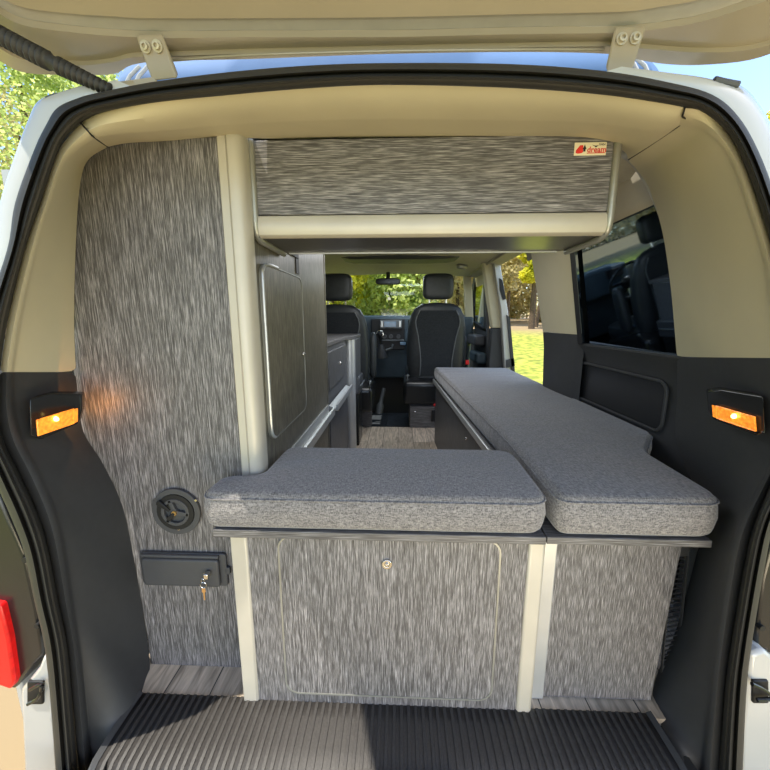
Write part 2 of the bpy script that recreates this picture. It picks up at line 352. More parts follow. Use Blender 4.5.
struct('trim_27', MB().box((.90, .86, -.02), (.92, 1.06, 1.10)), 'paint_white')  # these four panels are added to close gaps where sun leaked in
struct('trim_28', MB().box((.80, 1.3, 1.33), (.84, 2.1, 1.42)), 'headliner')
struct('trim_29', MB().box((-.95, .90, -.02), (-.93, 2.9, 1.30)), 'paint_white')
struct('trim_30', MB().box((-.66, 1.0, 1.445), (.66, 4.1, 1.455)), 'paint_white')
# tail lamps in dark recesses
tl = empty('tail_lamp', aY(5, 600, .70), 'red tail lamp with black housing outside the left edge of the rear opening', 'tail lamp')
build('housing', MB().prism([aY(x, y, .68) for x, y in [(-40,440),(-15,460),(8,520),(24,556),(36,610),(43,655),(30,668),(14,690),(-40,660)]], (0, .06, 0)), 'dark_gloss', tl, bevel=.006)
build('lens', MB().prism([aY(x, y, .665) for x, y in [(-40,600),(0,606),(8,640),(14,682),(10,690),(-40,672)]], (0, .03, 0)), 'lamp_red', tl, bevel=.005)
for q in ((25,560),(37,626)):
    build('screw', MB().disc(aY(*q, .675), 0.0, .006, -.002, .01, 12), 'black', tl)
tl2 = empty('tail_lamp', aY(765, 600, .70), 'dark tail lamp recess outside the right edge of the rear opening', 'tail lamp')
build('housing', MB().prism([aY(x, y, .68) for x, y in [(812,440),(795,500),(775,530),(762,580),(755,652),(765,650),(812,680)]], (0, .06, 0)), 'dark_gloss', tl2, bevel=.006)
build('screw', MB().disc(aY(762, 628, .675), 0.0, .006, -.002, .01, 12), 'black', tl2)
# bumper catches
for side, pts, lab in (('l', [(30,690),(42,684),(38,698),(28,704)], 'black hooked catch on the white body corner below the left tail lamp'), ('r', [(752,684),(764,690),(772,698),(757,700)], 'black hooked catch on the white body corner at the right of the step')):
    q = empty('body_catch', aY(*pts[0], .65), lab, 'catch')
    cx = sum(p[0] for p in pts)/4; cyy = sum(p[1] for p in pts)/4
    build('plate', MB().prism([aY(cx-8, cyy-12, .655), aY(cx+8, cyy-12, .655), aY(cx+8, cyy+11, .655), aY(cx-8, cyy+11, .655)], (0, .012, 0)), 'black', q, bevel=.003)
    build('hook', MB().tube(cat([aY(x, y, .645) for x, y in pts], 4), .004, 8), 'dark_gloss', q)

# ------------------------------------------------------------------ tailgate (raised)
TP = V((0, .69, 1.395)); TD = V((0, -1, .17)).normalized(); TN = V((0, .17, 1)).normalized()
def tg(px, py, up=0): 
    p = aP(px, py, TP, TN); return p+TN*up
gate = empty('tailgate', (0, .69, 1.40), 'cream painted inside of the raised tailgate over the rear opening', 'tailgate')
E0 = [(-60,20),(-25,45),(0,61),(26,73),(78,75),(114,74),(132,65),(166,61),(250,59),(385,54),(520,52),(610,54),(640,60),(665,64),(700,65),(750,60),(790,45),(830,20)]
E1 = [(-60,5),(-25,25),(0,46),(26,58),(78,63),(112,60),(132,55),(166,54),(250,51),(385,48),(520,45),(610,44),(640,46),(665,48),(700,50),(745,48),(790,35),(830,10)]
E2 = [(-60,-25),(-25,-5),(0,14),(26,26),(78,33),(112,36),(132,37),(166,38),(250,37),(385,37),(520,34),(610,33),(640,31),(665,28),(700,22),(745,8),(790,-8),(830,-30)]
E3 = [(-60,-40),(-25,-15),(0,5),(26,16),(78,22),(112,24),(132,25.5),(166,26),(250,26),(385,25),(520,22),(610,20),(640,18),(665,14),(700,8),(745,-6),(790,-22),(830,-45)]
def far_rows(k):    # the gate carries on rearwards, out of the frame
    out = []
    for p in cat([tg(*q, .02) for q in E3], 4):
        s = k; out.append(V((p.x*(1-.16*s), p.y-s*.95, p.z+s*.30+.03*min(s, .2)*5*.2)))
    return out
ups = [(E0, .03), (E0, 0.0), (E1, -.004), (E1, .004), (E2, .000), (E2, .012), (E3, .020), (E3, .012)]
rows = [cat([tg(*q, u) for q in L], 4) for L, u in ups]
rows += [far_rows(k) for k in (.05, .25, .5, .8, 1.0)]
build('pressed_channel', MB().grid([cat([tg(*q, u) for q in L], 4) for L, u in ((E2, .0105), (E2, .0112), (E3, .0185))]), 'gate_channel', gate, angle=60)
gp = build('inner_panel', MB().grid(rows), 'paint_cream', gate, angle=60)
outer = [cat([tg(*q, .03) for q in E0], 4)] + [[V((p.x*(1.0-.15*k), p.y-k*1.08, p.z+k*.34+.05*math.sin(math.pi*min(k*1.3, 1)))) for p in cat([tg(*q, .03) for q in E0], 4)] for k in (.1, .4, .7, 1.0)]
build('outer_skin', MB().grid(outer), 'paint_white', gate, angle=60)
for s, x in ((-1, 152), (1, 628)):
    if s < 0: a, b_, c, d = (136,31),(162,30),(178,79),(152,82)
    else: a, b_, c, d = (615,24),(646,22),(632,73),(606,72)
    hn = build('hinge_arm', MB().prism([tg(*a, -.012), tg(*b_, -.012), aY(*c, .665), aY(*d, .665)], (0, .004, .010)), 'paint_cream', gate, bevel=.003)
    q1, q2, q3, q4 = tg(*a, -.012), tg(*b_, -.012), aY(*c, .665), aY(*d, .665)
    nn = (q2-q1).cross(q4-q1).normalized(); nn = nn if nn.dot(V((0, 0, H))-q1) > 0 else -nn
    ex = (q2-q1).normalized(); ey = nn.cross(ex)
    for u in (.27, .72):
        c0 = q1.lerp(q2, u).lerp(q4.lerp(q3, u), .20)
        rows = [[c0+ex*(r*math.cos(t))+ey*(r*math.sin(t))+nn*h for t in [2*math.pi*i/16 for i in range(16)]] for r, h in ((.0085, -.002), (.0085, .003), (.0055, .003), (.0055, .0075), (.003, .0078), (.003, .004), (.0001, .004))]
        build('hinge_bolt', MB().grid(rows, True), 'hinge_metal', hn, angle=30)
# stamped groove line and oval slot in the gate edge
build('pressed_rib', MB().tube(cat([tg(x, y, -.006) for x, y in [(168,57),(250,51.5),(385,47.5),(520,46),(604,46)]], 6), .0022, 8), 'paint_cream', gate)
# gas strut with ribbed boot
p0 = aY(112, 91, .625); p1 = tg(-45, 3, -.01)
n = 27; path = []; rs = []
for i in range(n*4+1):
    t = i/(n*4); path.append(p0.lerp(p1, t)+V((0, 0, -.004*math.sin(t*math.pi))))
    k = i % 4; base = .0075+.0035*min(1, t*2.2)
    rs.append(base if 38 < i < 46 else base*(1.28 if k in (1, 2) else .74))
strut = build('gas_strut', MB().tube(path, rs, 12), 'rubber', angle=80)
tag(strut, 'ribbed black strut rising from the left roof corner to the tailgate', 'strut')

# raised roof shell glimpsed between tailgate and roof edge
shell = empty('roof_shell', (0, 1.0, 1.5), 'blue grey roof shell edge glimpsed between tailgate and roof', 'roof shell')
top = [(118,82),(122,72),(132,64),(150,58),(250,50),(385,44),(520,44),(610,46),(638,52),(652,62),(662,76)]
r1 = cat([aY(x, y, 1.0) for x, y in top], 5)
bot = [V((p.x, 1.0, 1.45)) for p in r1]
rows = [[b_, b_.lerp(t, .5)+V((0, -.03, 0)), t, t+V((0, .9, .12))] for b_, t in zip(bot, r1)]
build('shell_panel', MB().grid(rows), 'roof_shell', shell, angle=60)
for pts in ([(124,88),(130,76),(140,66)], [(133,88),(139,76),(150,64)], [(640,76),(634,64),(624,56)], [(650,78),(645,66),(636,58)]):
    build('pale_stripe', MB().tube([aY(x, y, .965) for x, y in pts], .004, 8), 'paint_white', shell)

# ------------------------------------------------------------------ floor, step mat
struct('floor', MB().box((-.95, .735, -.02), (.95, 3.10, 0)), 'planks')
mat = empty('step_mat', (0, .68, 0), 'black ribbed rubber step mat along the rear sill', 'mat')
X0, X1 = -.655, .612
pr = [(.742, .004), (.70, .004), (.64, .002), (.60, -.004), (.575, -.02), (.56, -.06), (.555, -.12)]
build('mat_base', MB().grid([[V((X0, y, z)) for y, z in pr], [V((X1, y, z)) for y, z in pr]]), 'mat_rubber', mat, solid=.004, angle=60)
rib = MB(); x = X0+.02
while x < X1-.015:
    rib.grid([[V((x+dx, y, z+dz)) for y, z in pr[:5]] for dx, dz in ((-.0045, 0), (-.0035, .004), (.0035, .004), (.0045, 0))]); x += .0175
build('ribs', rib, 'mat_rubber', mat, angle=30)
build('edge_strip', MB().grid([[V((X0-.012, y, z-.002)) for y, z in pr], [V((X0-.006, y, z+.010)) for y, z in pr], [V((X0+.006, y, z+.004)) for y, z in pr]]), 'dark_trim', mat, angle=80)
build('edge_strip', MB().grid([[V((X1+.012, y, z-.002)) for y, z in pr], [V((X1+.006, y, z+.010)) for y, z in pr], [V((X1-.006, y, z+.004)) for y, z in pr]]), 'dark_trim', mat, angle=80)
lc = build('latch_cover', MB().box((-.12, .572, -.02), (.13, .602, .010)), 'cover_grey', None, bevel=.008, seg=3)
tag(lc, 'dark grey moulded latch cover at the front edge of the step mat', 'latch cover')
struct('trim_8', MB().box((-.80, .545, -.16), (.78, .60, -.035)), 'dark_trim', bevel=.01)
struct('trim_9', MB().box((-.67, .60, -.04), (.66, .745, -.022)), 'dark_trim')

# ------------------------------------------------------------------ tall cabinet on the left
CX_ = -.345
wd = empty('tall_cabinet', (-.55, .85, 0), 'tall grey streaked cabinet filling the left side of the van', 'cabinet')
outl = [(243,676),(152,674),(148,640),(141,612),(132,560),(120,505),(100,462),(80,428),(75,400),(74,372),(72,320),(75,240),(79,185),(82,170),(90,158),(104,149),(122,144),(170,140),(218,137)]
o3 = [aY(x, y, .825) for x, y in outl]
o3[0] = V((-.387, .825, .0)); o3[1].z = 0; o3[-1].x = -.387
o3 = [o3[0], o3[1]] + cat(o3[2:], 3)
build('rear_panel', MB().prism(o3, (0, .016, 0)), 'laminate_upright', wd)
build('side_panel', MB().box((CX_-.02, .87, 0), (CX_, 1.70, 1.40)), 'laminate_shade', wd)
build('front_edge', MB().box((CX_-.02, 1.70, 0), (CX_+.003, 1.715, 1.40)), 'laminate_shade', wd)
# corner post: flat face + rounded nose
pp = [(-.386, .822), (-.366, .822), (-.364, .818), (-.352, .818), (-.341, .824), (-.335, .838), (-.337, .872), (-.36, .875), (-.386, .842)]
build('corner_post', MB().prism([V((x, y, .5)) for x, y in pp], (0, 0, .86)), 'profile_cream', wd, bevel=.002)
# hatch on the side: raised door with metal edge
def yz(y, z, x): return V((x, y, z))
hx = CX_+.001
def rr_yz(y0, y1, z0, z1, r, x): return [V((x, p.x, p.z)) for p in rrect(y0, y1, z0, z1, r, 0)]
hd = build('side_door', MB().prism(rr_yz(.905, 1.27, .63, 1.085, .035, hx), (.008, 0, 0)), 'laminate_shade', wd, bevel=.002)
build('door_edging', ring(rr_yz(.902, 1.273, .627, 1.088, .038, hx), rr_yz(.905, 1.27, .63, 1.085, .035, hx), (.0095, 0, 0)), 'profile_grey', hd)
build('edge_bead', MB().tube(cat([V((hx+.009, y, z)) for y, z in [(1.02, 1.088), (.94, 1.086), (.912, 1.072), (.904, 1.04), (.904, .86), (.904, .68), (.912, .645), (.93, .633)]], 4), .0042, 8), 'aluminium', hd)
build('knob', MB().ell((hx+.012, 1.24, .83), .006, .006, .006), 'steel', hd)
build('upper_rail', MB().box((CX_, .90, 1.15), (CX_+.006, 1.26, 1.157)), 'black', wd)
build('dark_slot', MB().box((CX_, 1.235, 1.10), (CX_+.003, 1.27, 1.28)), 'black', wd)
lr = build('ledge_rail', MB().prism([V((CX_, 1.06, .49)), V((CX_+.035, 1.06, .49)), V((CX_+.035, 1.06, .523)), V((CX_+.028, 1.06, .527)), V((CX_+.028, 1.06, .505)), V((CX_+.006, 1.06, .505)), V((CX_+.006, 1.06, .54)), V((CX_, 1.06, .54))], (0, .64, 0)), 'aluminium', wd)
# round locking vent on the rear panel
vc = aY(178, 510, .825); vc.y = .823
vent = build('round_vent', MB().disc(vc, .048, .062, -.008, .0).disc(vc, 0.0005, .050, -.003, .0), 'cover_grey', wd, bevel=.001)
build('vent_well', MB().disc(vc, .035, .0475, -.010, -.002), 'black', vent)
dl = MB().disc(vc, .028, .036, -.012, -.003)
for k in range(3):
    a = math.radians(90+120*k+20); d = V((math.cos(a), 0, math.sin(a))); n_ = V((-d.z, 0, d.x))
    dl.prism([vc+n_*.006+V((0,-.003,0)), vc-n_*.006+V((0,-.003,0)), vc+d*.035-n_*.004+V((0,-.003,0)), vc+d*.035+n_*.004+V((0,-.003,0))], (0, -.009, 0))
build('spoked_dial', dl, 'cover_grey', vent, bevel=.001)
build('lock_core', MB().disc(vc, .0005, .006, -.016, -.004, 16), 'brass', vent)
d = V((-.7, 0, -.75)).normalized()
for a0, l0 in ((-133, .022), (142, .036)):
    d = V((math.cos(math.radians(a0)), 0, math.sin(math.radians(a0)))); n_ = V((-d.z, 0, d.x)); c_ = vc+V((0, -.018, 0))+(V((0,0,0)) if a0 < 0 else d*.012)
    build('latch_tab', MB().prism([c_+n_*.003, c_-n_*.003, c_+d*l0-n_*.007, c_+d*(l0+.003), c_+d*l0+n_*.007], (0, .005, 0)), 'black', vent, bevel=.001)
for q in ((195,501),(178,530)):
    build('screw', MB().disc(V((aY(*q, .812).x, .815, aY(*q, .812).z)), .0005, .003, -.001, .003, 12), 'steel', vent)
# socket cover with keys
P0, P1 = aY(140, 551, .82), aY(229, 585, .82)
sc_ = build('socket_cover', MB().prism(rrect(P0.x, P1.x, P1.z, P0.z, .008, .823), (0, -.008, 0)), 'cover_grey', wd, bevel=.002)
build('lid', MB().prism(rrect(P0.x+.010, P1.x-.016, P1.z+.004, P0.z-.011, .008, .815), (0, -.011, 0)), 'cover_grey', sc_, bevel=.005, seg=3)
build('hinge_bar', MB().tube([V((P0.x+.01, .812, P0.z-.006)), V((P1.x-.016, .812, P0.z-.006))], .005, 8), 'cover_grey', sc_)
build('side_tab', MB().prism(rrect(P1.x-.004, P1.x+.008, (P0.z+P1.z)/2-.012, (P0.z+P1.z)/2+.008, .004, .821), (0, -.006, 0)), 'cover_grey', sc_, bevel=.001)
kc = V((aY(207, 574, .80).x, .803, aY(207, 574, .80).z))
build('lock', MB().disc(kc, .0005, .0075, -.006, .004, 18), 'steel', sc_)
kk = empty('key_ring', kc+V((0, -.012, 0)), 'small key ring with two keys hanging from the grey socket cover lock', 'keys')
def ringp(c, r, n=20, sq=1): return [V(c)+V((r*math.cos(2*math.pi*k/n), 0, r*sq*math.sin(2*math.pi*k/n))) for k in range(n+1)]
kp = kc+V((0, -.010, 0))
build('key', MB().box((kp.x-.002, kp.y-.008, kp.z-.005), (kp.x+.010, kp.y+.008, kp.z+.010)), 'steel', kk, bevel=.002)
build('ring', MB().tube(ringp(kp+V((-.003, -.008, -.020)), .008), .0009, 6, False).tube(ringp(kp+V((-.003, -.009, -.007)), .004, 14, 1.4), .0008, 6, False), 'steel', kk)
kq = kp+V((-.003, -.008, -.028))
build('key', MB().prism([kq+V(p) for p in ((-.004,0,0),(.004,0,0),(.005,0,-.010),(.0018,0,-.013),(.0018,0,-.032),(0,0,-.035),(-.0018,0,-.032),(-.0018,0,-.013),(-.005,0,-.010))], (0, -.0015, 0)), 'brass', kk)

# ------------------------------------------------------------------ overhead locker
LX0, LX1, LY, LZ0, LZ1 = -.341, .476, .88, 1.139, 1.343
lk_ = empty('overhead_locker', (.07, 1.0, 1.14), 'grey overhead locker hanging across the van roof with pale lower rail', 'locker')
build('flap', MB().box((LX0+.012, LY, LZ0+.048), (LX1-.012, LY+.018, LZ1)), 'laminate_across', lk_, bevel=.001)
rp = [(.0, .046), (-.004, .040), (-.006, .018), (.0, .004), (.012, -.001), (.02, .0), (.02, .046)]
build('lower_rail', MB().prism([V((LX0+.012, LY+a, LZ0+b_)) for a, b_ in rp], (LX1-LX0-.024, 0, 0)), 'profile_cream', lk_, bevel=.001)
build('base_board', MB().box((LX0, LY+.02, LZ0+.001), (LX1-.004, 1.09, LZ0+.016)), 'locker_base', lk_)
build('back_board', MB().box((LX0, 1.075, LZ0), (LX1-.02, 1.092, LZ1+.03)), 'laminate_across', lk_)
build('base_lip', MB().box((LX0+.02, 1.088, LZ0-.003), (LX1-.03, 1.096, LZ0+.014)), 'aluminium', lk_)
for x in (LX0, LX1-.012):
    build('end_board', MB().box((x, LY+.004, LZ0), (x+.012, 1.09, LZ1+.02)), 'dark_trim', lk_)
    xx = x+.006
    path = [V((xx, LY-.002, LZ1)), V((xx, LY-.002, LZ0+.035)), V((xx, LY+.006, LZ0+.008)), V((xx, LY+.03, LZ0-.003)), V((xx, 1.085, LZ0-.003))]
    build('end_profile', MB().tube([path[0]]+cat(path[1:4], 6)+[path[4]], .0085, 10), 'profile_grey', lk_)
# sticker
sx0, sx1 = aY(575, 140, LY).x, aY(607, 140, LY).x; sz1, sz0 = aY(590, 142.5, LY).z, aY(590, 155.5, LY).z
stk = build('sticker', MB().prism(rrect(sx0, sx1, sz0, sz1, .001, LY-.0006), (0, .0005, 0)), 'sticker_cream', lk_)
sw, sh = sx1-sx0, sz1-sz0
def text(body_, x, z, size, mat_, name, bold=0):
    cu = bpy.data.curves.new(name, 'FONT'); cu.body = body_; cu.size = size; cu.extrude = .0001; cu.offset = bold
    to = bpy.data.objects.new(name, cu); COL.objects.link(to)
    dg = bpy.context.evaluated_depsgraph_get(); me = bpy.data.meshes.new_from_object(to.evaluated_get(dg))
    bpy.data.objects.remove(to)
    me.transform(Matrix.Rotation(math.pi/2, 4, 'X')); me.transform(Matrix.Translation(V((x, LY-.0009, z))-wloc(stk)))
    me.materials.clear(); me.materials.append(M[mat_])
    o = bpy.data.objects.new(name, me); COL.objects.link(o); o.parent = stk; return o
tw = text('dream', sx0+sw*.40, sz0+sh*.24, sh*.62, 'sticker_red', 'red_lettering', .0003)
text('VAN', sx0+sw*.76, sz0+sh*.74, sh*.26, 'sticker_black', 'small_lettering', .0001)
flat_under = True
def flat(name, pts, mat_): return build(name, MB().prism([V((sx0+sw*a, LY-.0008, sz0+sh*b_)) for a, b_ in pts], (0, -.0002, 0)), mat_, stk)
flat('red_van_emblem', [(.05,.2),(.05,.38),(.10,.55),(.17,.78),(.27,.80),(.28,.25),(.22,.17),(.12,.14)], 'sticker_red')
flat('underline', [(.40,.14),(.97,.16),(.97,.22),(.40,.20)], 'sticker_red')
flat('tree_emblem', [(.285,.30),(.285,.48),(.26,.48),(.32,.85),(.38,.48),(.35,.48),(.35,.30)], 'sticker_black')
flat('wing_emblem', [(.55,.80),(.62,.70),(.67,.60),(.72,.70),(.77,.80),(.70,.74),(.64,.74)], 'sticker_black')

# ------------------------------------------------------------------ bed base
bb = empty('bed_box', (0, .76, 0), 'low grey streaked bed box with round cornered hatch facing the rear', 'cabinet')
build('front_panel', MB().box((-.345, .737, .003), (.292, .753, .474)), 'laminate_upright', bb)
hz = rrect(aY(281, 600, .735).x, aY(498, 600, .735).x, .035, .468, .035, .7355)
hz2 = rrect(aY(281, 600, .735).x+.004, aY(498, 600, .735).x-.004, .039, .464, .031, .7355)
ht = build('hatch', MB().prism(hz2, (0, -.003, 0)), 'laminate_upright', bb)
build('hatch_edging', ring(hz, hz2, (0, -.004, 0)), 'profile_grey', ht)
hc = aY(387, 564, .73)
build('round_latch', MB().disc(V((hc.x, .731, hc.z)), .0062, .0115, -.004, .004, 24).disc(V((hc.x, .731, hc.z)), .0003, .0065, -.002, .004, 24).disc(V((hc.x, .731, hc.z)), .0002, .0045, -.006, .004, 16), 'steel', ht, bevel=.0008)
build('corner_post', MB().prism([V((x, y, .002)) for x, y in [(-.385, .742), (-.383, .733), (-.349, .733), (-.345, .737), (-.345, .775), (-.385, .775)]], (0, 0, .472)), 'profile_cream', bb, bevel=.002)
build('corner_post', MB().prism([V((x, y, .002)) for x, y in [(.292, .737), (.296, .733), (.325, .733), (.330, .738), (.330, .78), (.292, .78)]], (0, 0, .472)), 'profile_cream', bb, bevel=.003)
build('side_panel', MB().box((-.3435, .755, .003), (-.330, 1.0, .474)), 'laminate_shade', bb)
bx_ = empty('bench_box', (.6, .78, 0), 'long grey bench box along the right wall under the long cushion', 'bench')
build('corner_strip', MB().box((.331, .768, .002), (.372, .79, .474)), 'aluminium', bx_, bevel=.003)
build('rear_panel', MB().prism([V((.372, .775, .004)), V((.640, .775, .004)), V((.656, .775, .474)), V((.372, .775, .474))], (0, .015, 0)), 'laminate_upright', bx_)
build('aisle_panel', MB().prism([V((.34, .80, .003)), V((.285, 2.72, .003)), V((.285, 2.72, .474)), V((.34, .80, .474))], (.015, 0, 0)), 'kitchen_front', bx_)
build('end_panel', MB().box((.285, 2.705, .003), (.80, 2.72, .474)), 'kitchen_front', bx_)
build('metal_rail', MB().prism([V((.322, .98, .470)), V((.262, 2.735, .470)), V((.262, 2.735, .50)), V((.322, .98, .50))], (.012, 0, 0)), 'aluminium', bx_, bevel=.003)
build('knob', MB().ell((.318, 1.62, .40), .007, .007, .007), 'steel', bx_)
# boards
bd = build('bed_board', MB().box((-.405, .703, .478), (.315, .985, .496)), 'laminate_edge', None, bevel=.0015)
tag(bd, 'thin grey laminate board carrying the near bed cushion', 'bed board')
b2 = build('bench_board', MB().prism([V((x, y, .480)) for x, y in [(.3165, .703), (.655, .703), (.665, .96), (.815, 1.13), (.81, 2.70), (.285, 2.70), (.335, .985)]], (0, 0, .0165)), 'laminate_edge', None, bevel=.0015)
tag(b2, 'thin grey laminate board under the long cushion along the right wall', 'bed board')
# cushions
def cushion(name, pts, radii, z0, z1, label, taper=.006, crown=.006):
    loop = rpoly(pts, radii, 6)
    # densify
    dn = []
    for i in range(len(loop)):
        a, b_ = loop[i], loop[(i+1) % len(loop)]; k = max(1, int((b_-a).length/.03))
        for j in range(k): dn.append(a.lerp(b_, j/k))
    N = len(dn); c = sum(dn, V((0, 0, 0)))/N
    area = sum(dn[i].x*dn[(i+1) % N].y-dn[(i+1) % N].x*dn[i].y for i in range(N)); sgn = 1 if area > 0 else -1
    nr = []
    for i in range(N):
        t = (dn[(i+1) % N]-dn[i-1]).normalized(); nr.append(V((t.y, -t.x, 0))*sgn)
    rows = []
    h = z1-z0; r = .020
    secs = [(-r, 0)]+[(-r*(1-math.sin(math.radians(a))), r*(1-math.cos(math.radians(a)))) for a in (30, 60, 90)]+[(.004, h*.5), (.001, h-r)]+[(-r*.8*(1-math.cos(math.radians(a))), h-r+r*math.sin(math.radians(a))) for a in (35, 65, 90)]
    for o, z in secs: rows.append([V((p.x+n_.x*o, p.y+n_.y*o, z0+z)) for p, n_ in zip(dn, nr)])
    mb = MB().grid(rows, True)
    o = len(mb.v)-N; mb.f.append(tuple(o+i for i in range(N))); mb.f.append(tuple(range(N))[::-1])
    ob = build(name, mb, 'cushion_fabric', None, angle=75)
    sm = MB().tube([V((p.x+n_.x*.0005, p.y+n_.y*.0005, z1-.013)) for p, n_ in zip(dn, nr)]+[V((dn[0].x+nr[0].x*.0005, dn[0].y+nr[0].y*.0005, z1-.013))], .0022, 6)
    build('seam', sm, 'cushion_fabric', ob)
    return tag(ob, label, 'cushion')
cushion('seat_cushion', [(-.425, .700), (.318, .700), (.326, 1.0), (-.327, 1.0), (-.331, .806), (-.425, .80)], [.035, .05, .06, .04, .03, .045], .4972, .583,
        'short grey woven cushion across the rear of the bed, nearest the tall cabinet')
cushion('bench_cushion', [(.334, .700), (.672, .700), (.690, .98), (.824, 1.15), (.815, 2.72), (.272, 2.735), (.338, 1.05)], [.03, .05, .04, .03, .03, .03, 0], .4985, .590,
        'long grey woven cushion on the bench running forward along the right wall')

# ------------------------------------------------------------------ right side wall, window, C and B pillar
def wx(z): return .86-.10*max(0, (z-.84))/.55      # tumblehome
zs = [.84, 1.0, 1.15, 1.3, 1.42]
W0, W1 = 1.055, 1.66
# lower lining with a pocket
struct('wall_right', MB().grid([[V((.835, y, 0)), V((.835, y, .60)), V((.84, y, .74)), V((.825, y, .80)), V((.80, y, .838)), V((.80, y, .845)), V((.86, y, .852))] for y in (1.0, 1.03, 1.25, 1.5, 1.75, 1.9, 1.99)]), 'dark_trim', angle=30)
pk = MB().prism([V((.836, p.x, p.z)) for p in rrect(1.13, 1.74, .60, .752, .03, 0)], (-.003, 0, 0))
struct('trim_10', pk, 'dark_gloss', bevel=.002)
pf = [V((.834, p.x, p.z)) for p in rrect(1.12, 1.75, .590, .762, .04, 0)]; pf2 = [V((.834, p.x, p.z)) for p in rrect(1.13, 1.74, .60, .752, .03, 0)]
struct('trim_11', ring(pf, pf2, (-.008, 0, 0)), 'dark_trim', bevel=.002)
def strip(y0, y1, z0, z1, dx=0, t=.02):
    n = 6; rows = []
    for i in range(n+1):
        z = z0+(z1-z0)*i/n; rows.append([V((wx(z)-.06+dx, y0, z)), V((wx(z)-.06+dx, y1, z))])
    return MB().grid(rows)
# window pane (wall plane about x = .80 at sill)
wn = struct('window_1', strip(W0-.02, 1.84, .842, 1.31, .012), 'glass_tint'); wn['label'] = 'dark tinted side window'
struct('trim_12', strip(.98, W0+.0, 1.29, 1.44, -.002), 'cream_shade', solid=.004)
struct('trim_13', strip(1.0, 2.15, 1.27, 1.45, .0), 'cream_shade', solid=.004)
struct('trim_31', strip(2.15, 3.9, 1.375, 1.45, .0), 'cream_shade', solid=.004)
fr = MB()
for y in (1.07, 1.66): pass
struct('trim_14', MB().grid([[V((wx(z)-.064, 1.60+.10*(z-.84)/.45*0, z)) , V((wx(z)-.064, 1.64, z))] for z in zs[:4]]), 'black')
# C pillar : cream above, dark below
def cp_(z): return 1.655+.02*(z-.85)
def cpill(z0, z1, inset=0):
    rows = []
    for i in range(7):
        z = z0+(z1-z0)*i/6; x = wx(max(z, .84))-.06
        rows.append([V((x+.02, 1.63+inset, z)), V((x-.004, 1.66, z)), V((x-.012, 1.80, z)), V((x-.012, 1.97+.12*(z-.6), z)), V((x+.05, 2.05+.12*(z-.6), z)), V((x+.14, 2.06+.12*(z-.6), z))])
    return MB().grid(rows)
struct('trim_15', cpill(.882, 1.45), 'cream_trim', angle=60)
struct('trim_16', cpill(.40, .880), 'dark_trim', angle=60)
# B pillar and door jamb
BY = 3.05
def bpoly(name, pts, mat_, d=.08, Y=BY, **k): return struct(name, MB().prism([aY(x, y, Y) for x, y in pts], (0, d, 0)), mat_, **k)
bpoly('trim_17', [(483,262),(494,260),(500,300),(503,328),(492,328),(488,300)], 'cream_trim', bevel=.01)
bpoly('trim_18', [(492,328),(503,328),(509,372),(512,420),(488,420),(488,372)], 'dark_trim', bevel=.01)
bpoly('trim_19', [(493,258),(500,262),(508,310),(514,372),(516,430),(508,430),(505,372),(501,310)], 'paint_white', .06, 3.0, bevel=.006)
bpoly('trim_20', [(499.5,278),(502.5,280),(506,299),(503,300),(500,290)], 'black', .01, 2.99)
bpoly('trim_21', [(507,315),(510,318),(515,372),(512,372)], 'dark_trim', .02, 2.985)
bpoly('trim_22', [(506.5,360),(514,358),(515,366),(506.5,368)], 'dark_trim', .01, 2.985)
# left wall, ceiling
struct('wall_left', MB().prism([V((-.92, .92, 0)), V((-.92, .92, 1.10)), V((-.92, 1.1, 1.2)), V((-.92, 3.1, 1.2)), V((-.92, 4.1, .88)), V((-.92, 4.1, 0))], (.015, 0, 0)), 'headliner')
struct('trim_32', MB().prism([V((-.92, 1.12, 1.19)), V((-.92, 3.1, 1.19)), V((-.80, 3.1, 1.38)), V((-.80, 1.12, 1.38))], (.012, 0, .0)), 'headliner')
struct('ceiling', MB().grid([[V((-ex, y, 1.36)), V((-.5, y, z)), V((0, y, z+.015)), V((.5, y, z)), V((ex, y, 1.37))] for y, z, ex in ((.88, 1.375, .58), (1.1, 1.40, .66), (1.5, 1.43, .80), (2.5, 1.43, .80), (3.4, 1.425, .80), (3.9, 1.40, .80))]), 'headliner', angle=70)
# dark shelf edge above cab
sh_ = build('cab_shelf', MB().prism([aY(x, y, 2.95) for x, y in [(322,249),(478,248),(462,256),(452,258),(430,259),(350,259),(335,256)]], (0, .25, 0)), 'dark_trim', None, bevel=.01)
tag(sh_, 'dark curved shelf edge under the cab roof', 'shelf')

# ------------------------------------------------------------------ open sliding door outside the tinted window
sd = empty('sliding_door', (1.0, 1.6, -.2), 'sliding door slid open behind the dark tinted side window', 'door')
build('door_panel', MB().box((.99, 1.0, -.25), (1.04, 1.95, .86)), 'dark_trim', sd, bevel=.02)
build('inner_lining', MB().box((.965, 1.05, -.1), (.99, 1.90, .84)), 'dark_trim', sd, bevel=.01)
build('door_frame', ring([V((.985, p.x, p.z)) for p in rrect(1.0, 1.95, .84, 1.40, .06, 0)], [V((.985, p.x, p.z)) for p in rrect(1.07, 1.88, .90, 1.33, .05, 0)], (.04, 0, 0)), 'dark_trim', sd)
gc = aX(617, 246, .965)
0 and build('grab_ring', MB().tube([V((.965, gc.y+.15*math.cos(t), gc.z+.115*math.sin(t))) for t in [math.radians(a) for a in range(0, 361, 12)]], .013, 10, False), 'cover_grey', sd)
0 and build('grab_hub', MB().ell((.975, gc.y-.02, gc.z-.03), .02, .07, .045, e=.8), 'vent_grey', sd)
build('door_glass', MB().box((1.0, 1.05, .88), (1.004, 1.90, 1.35)), 'glass_tint', sd)

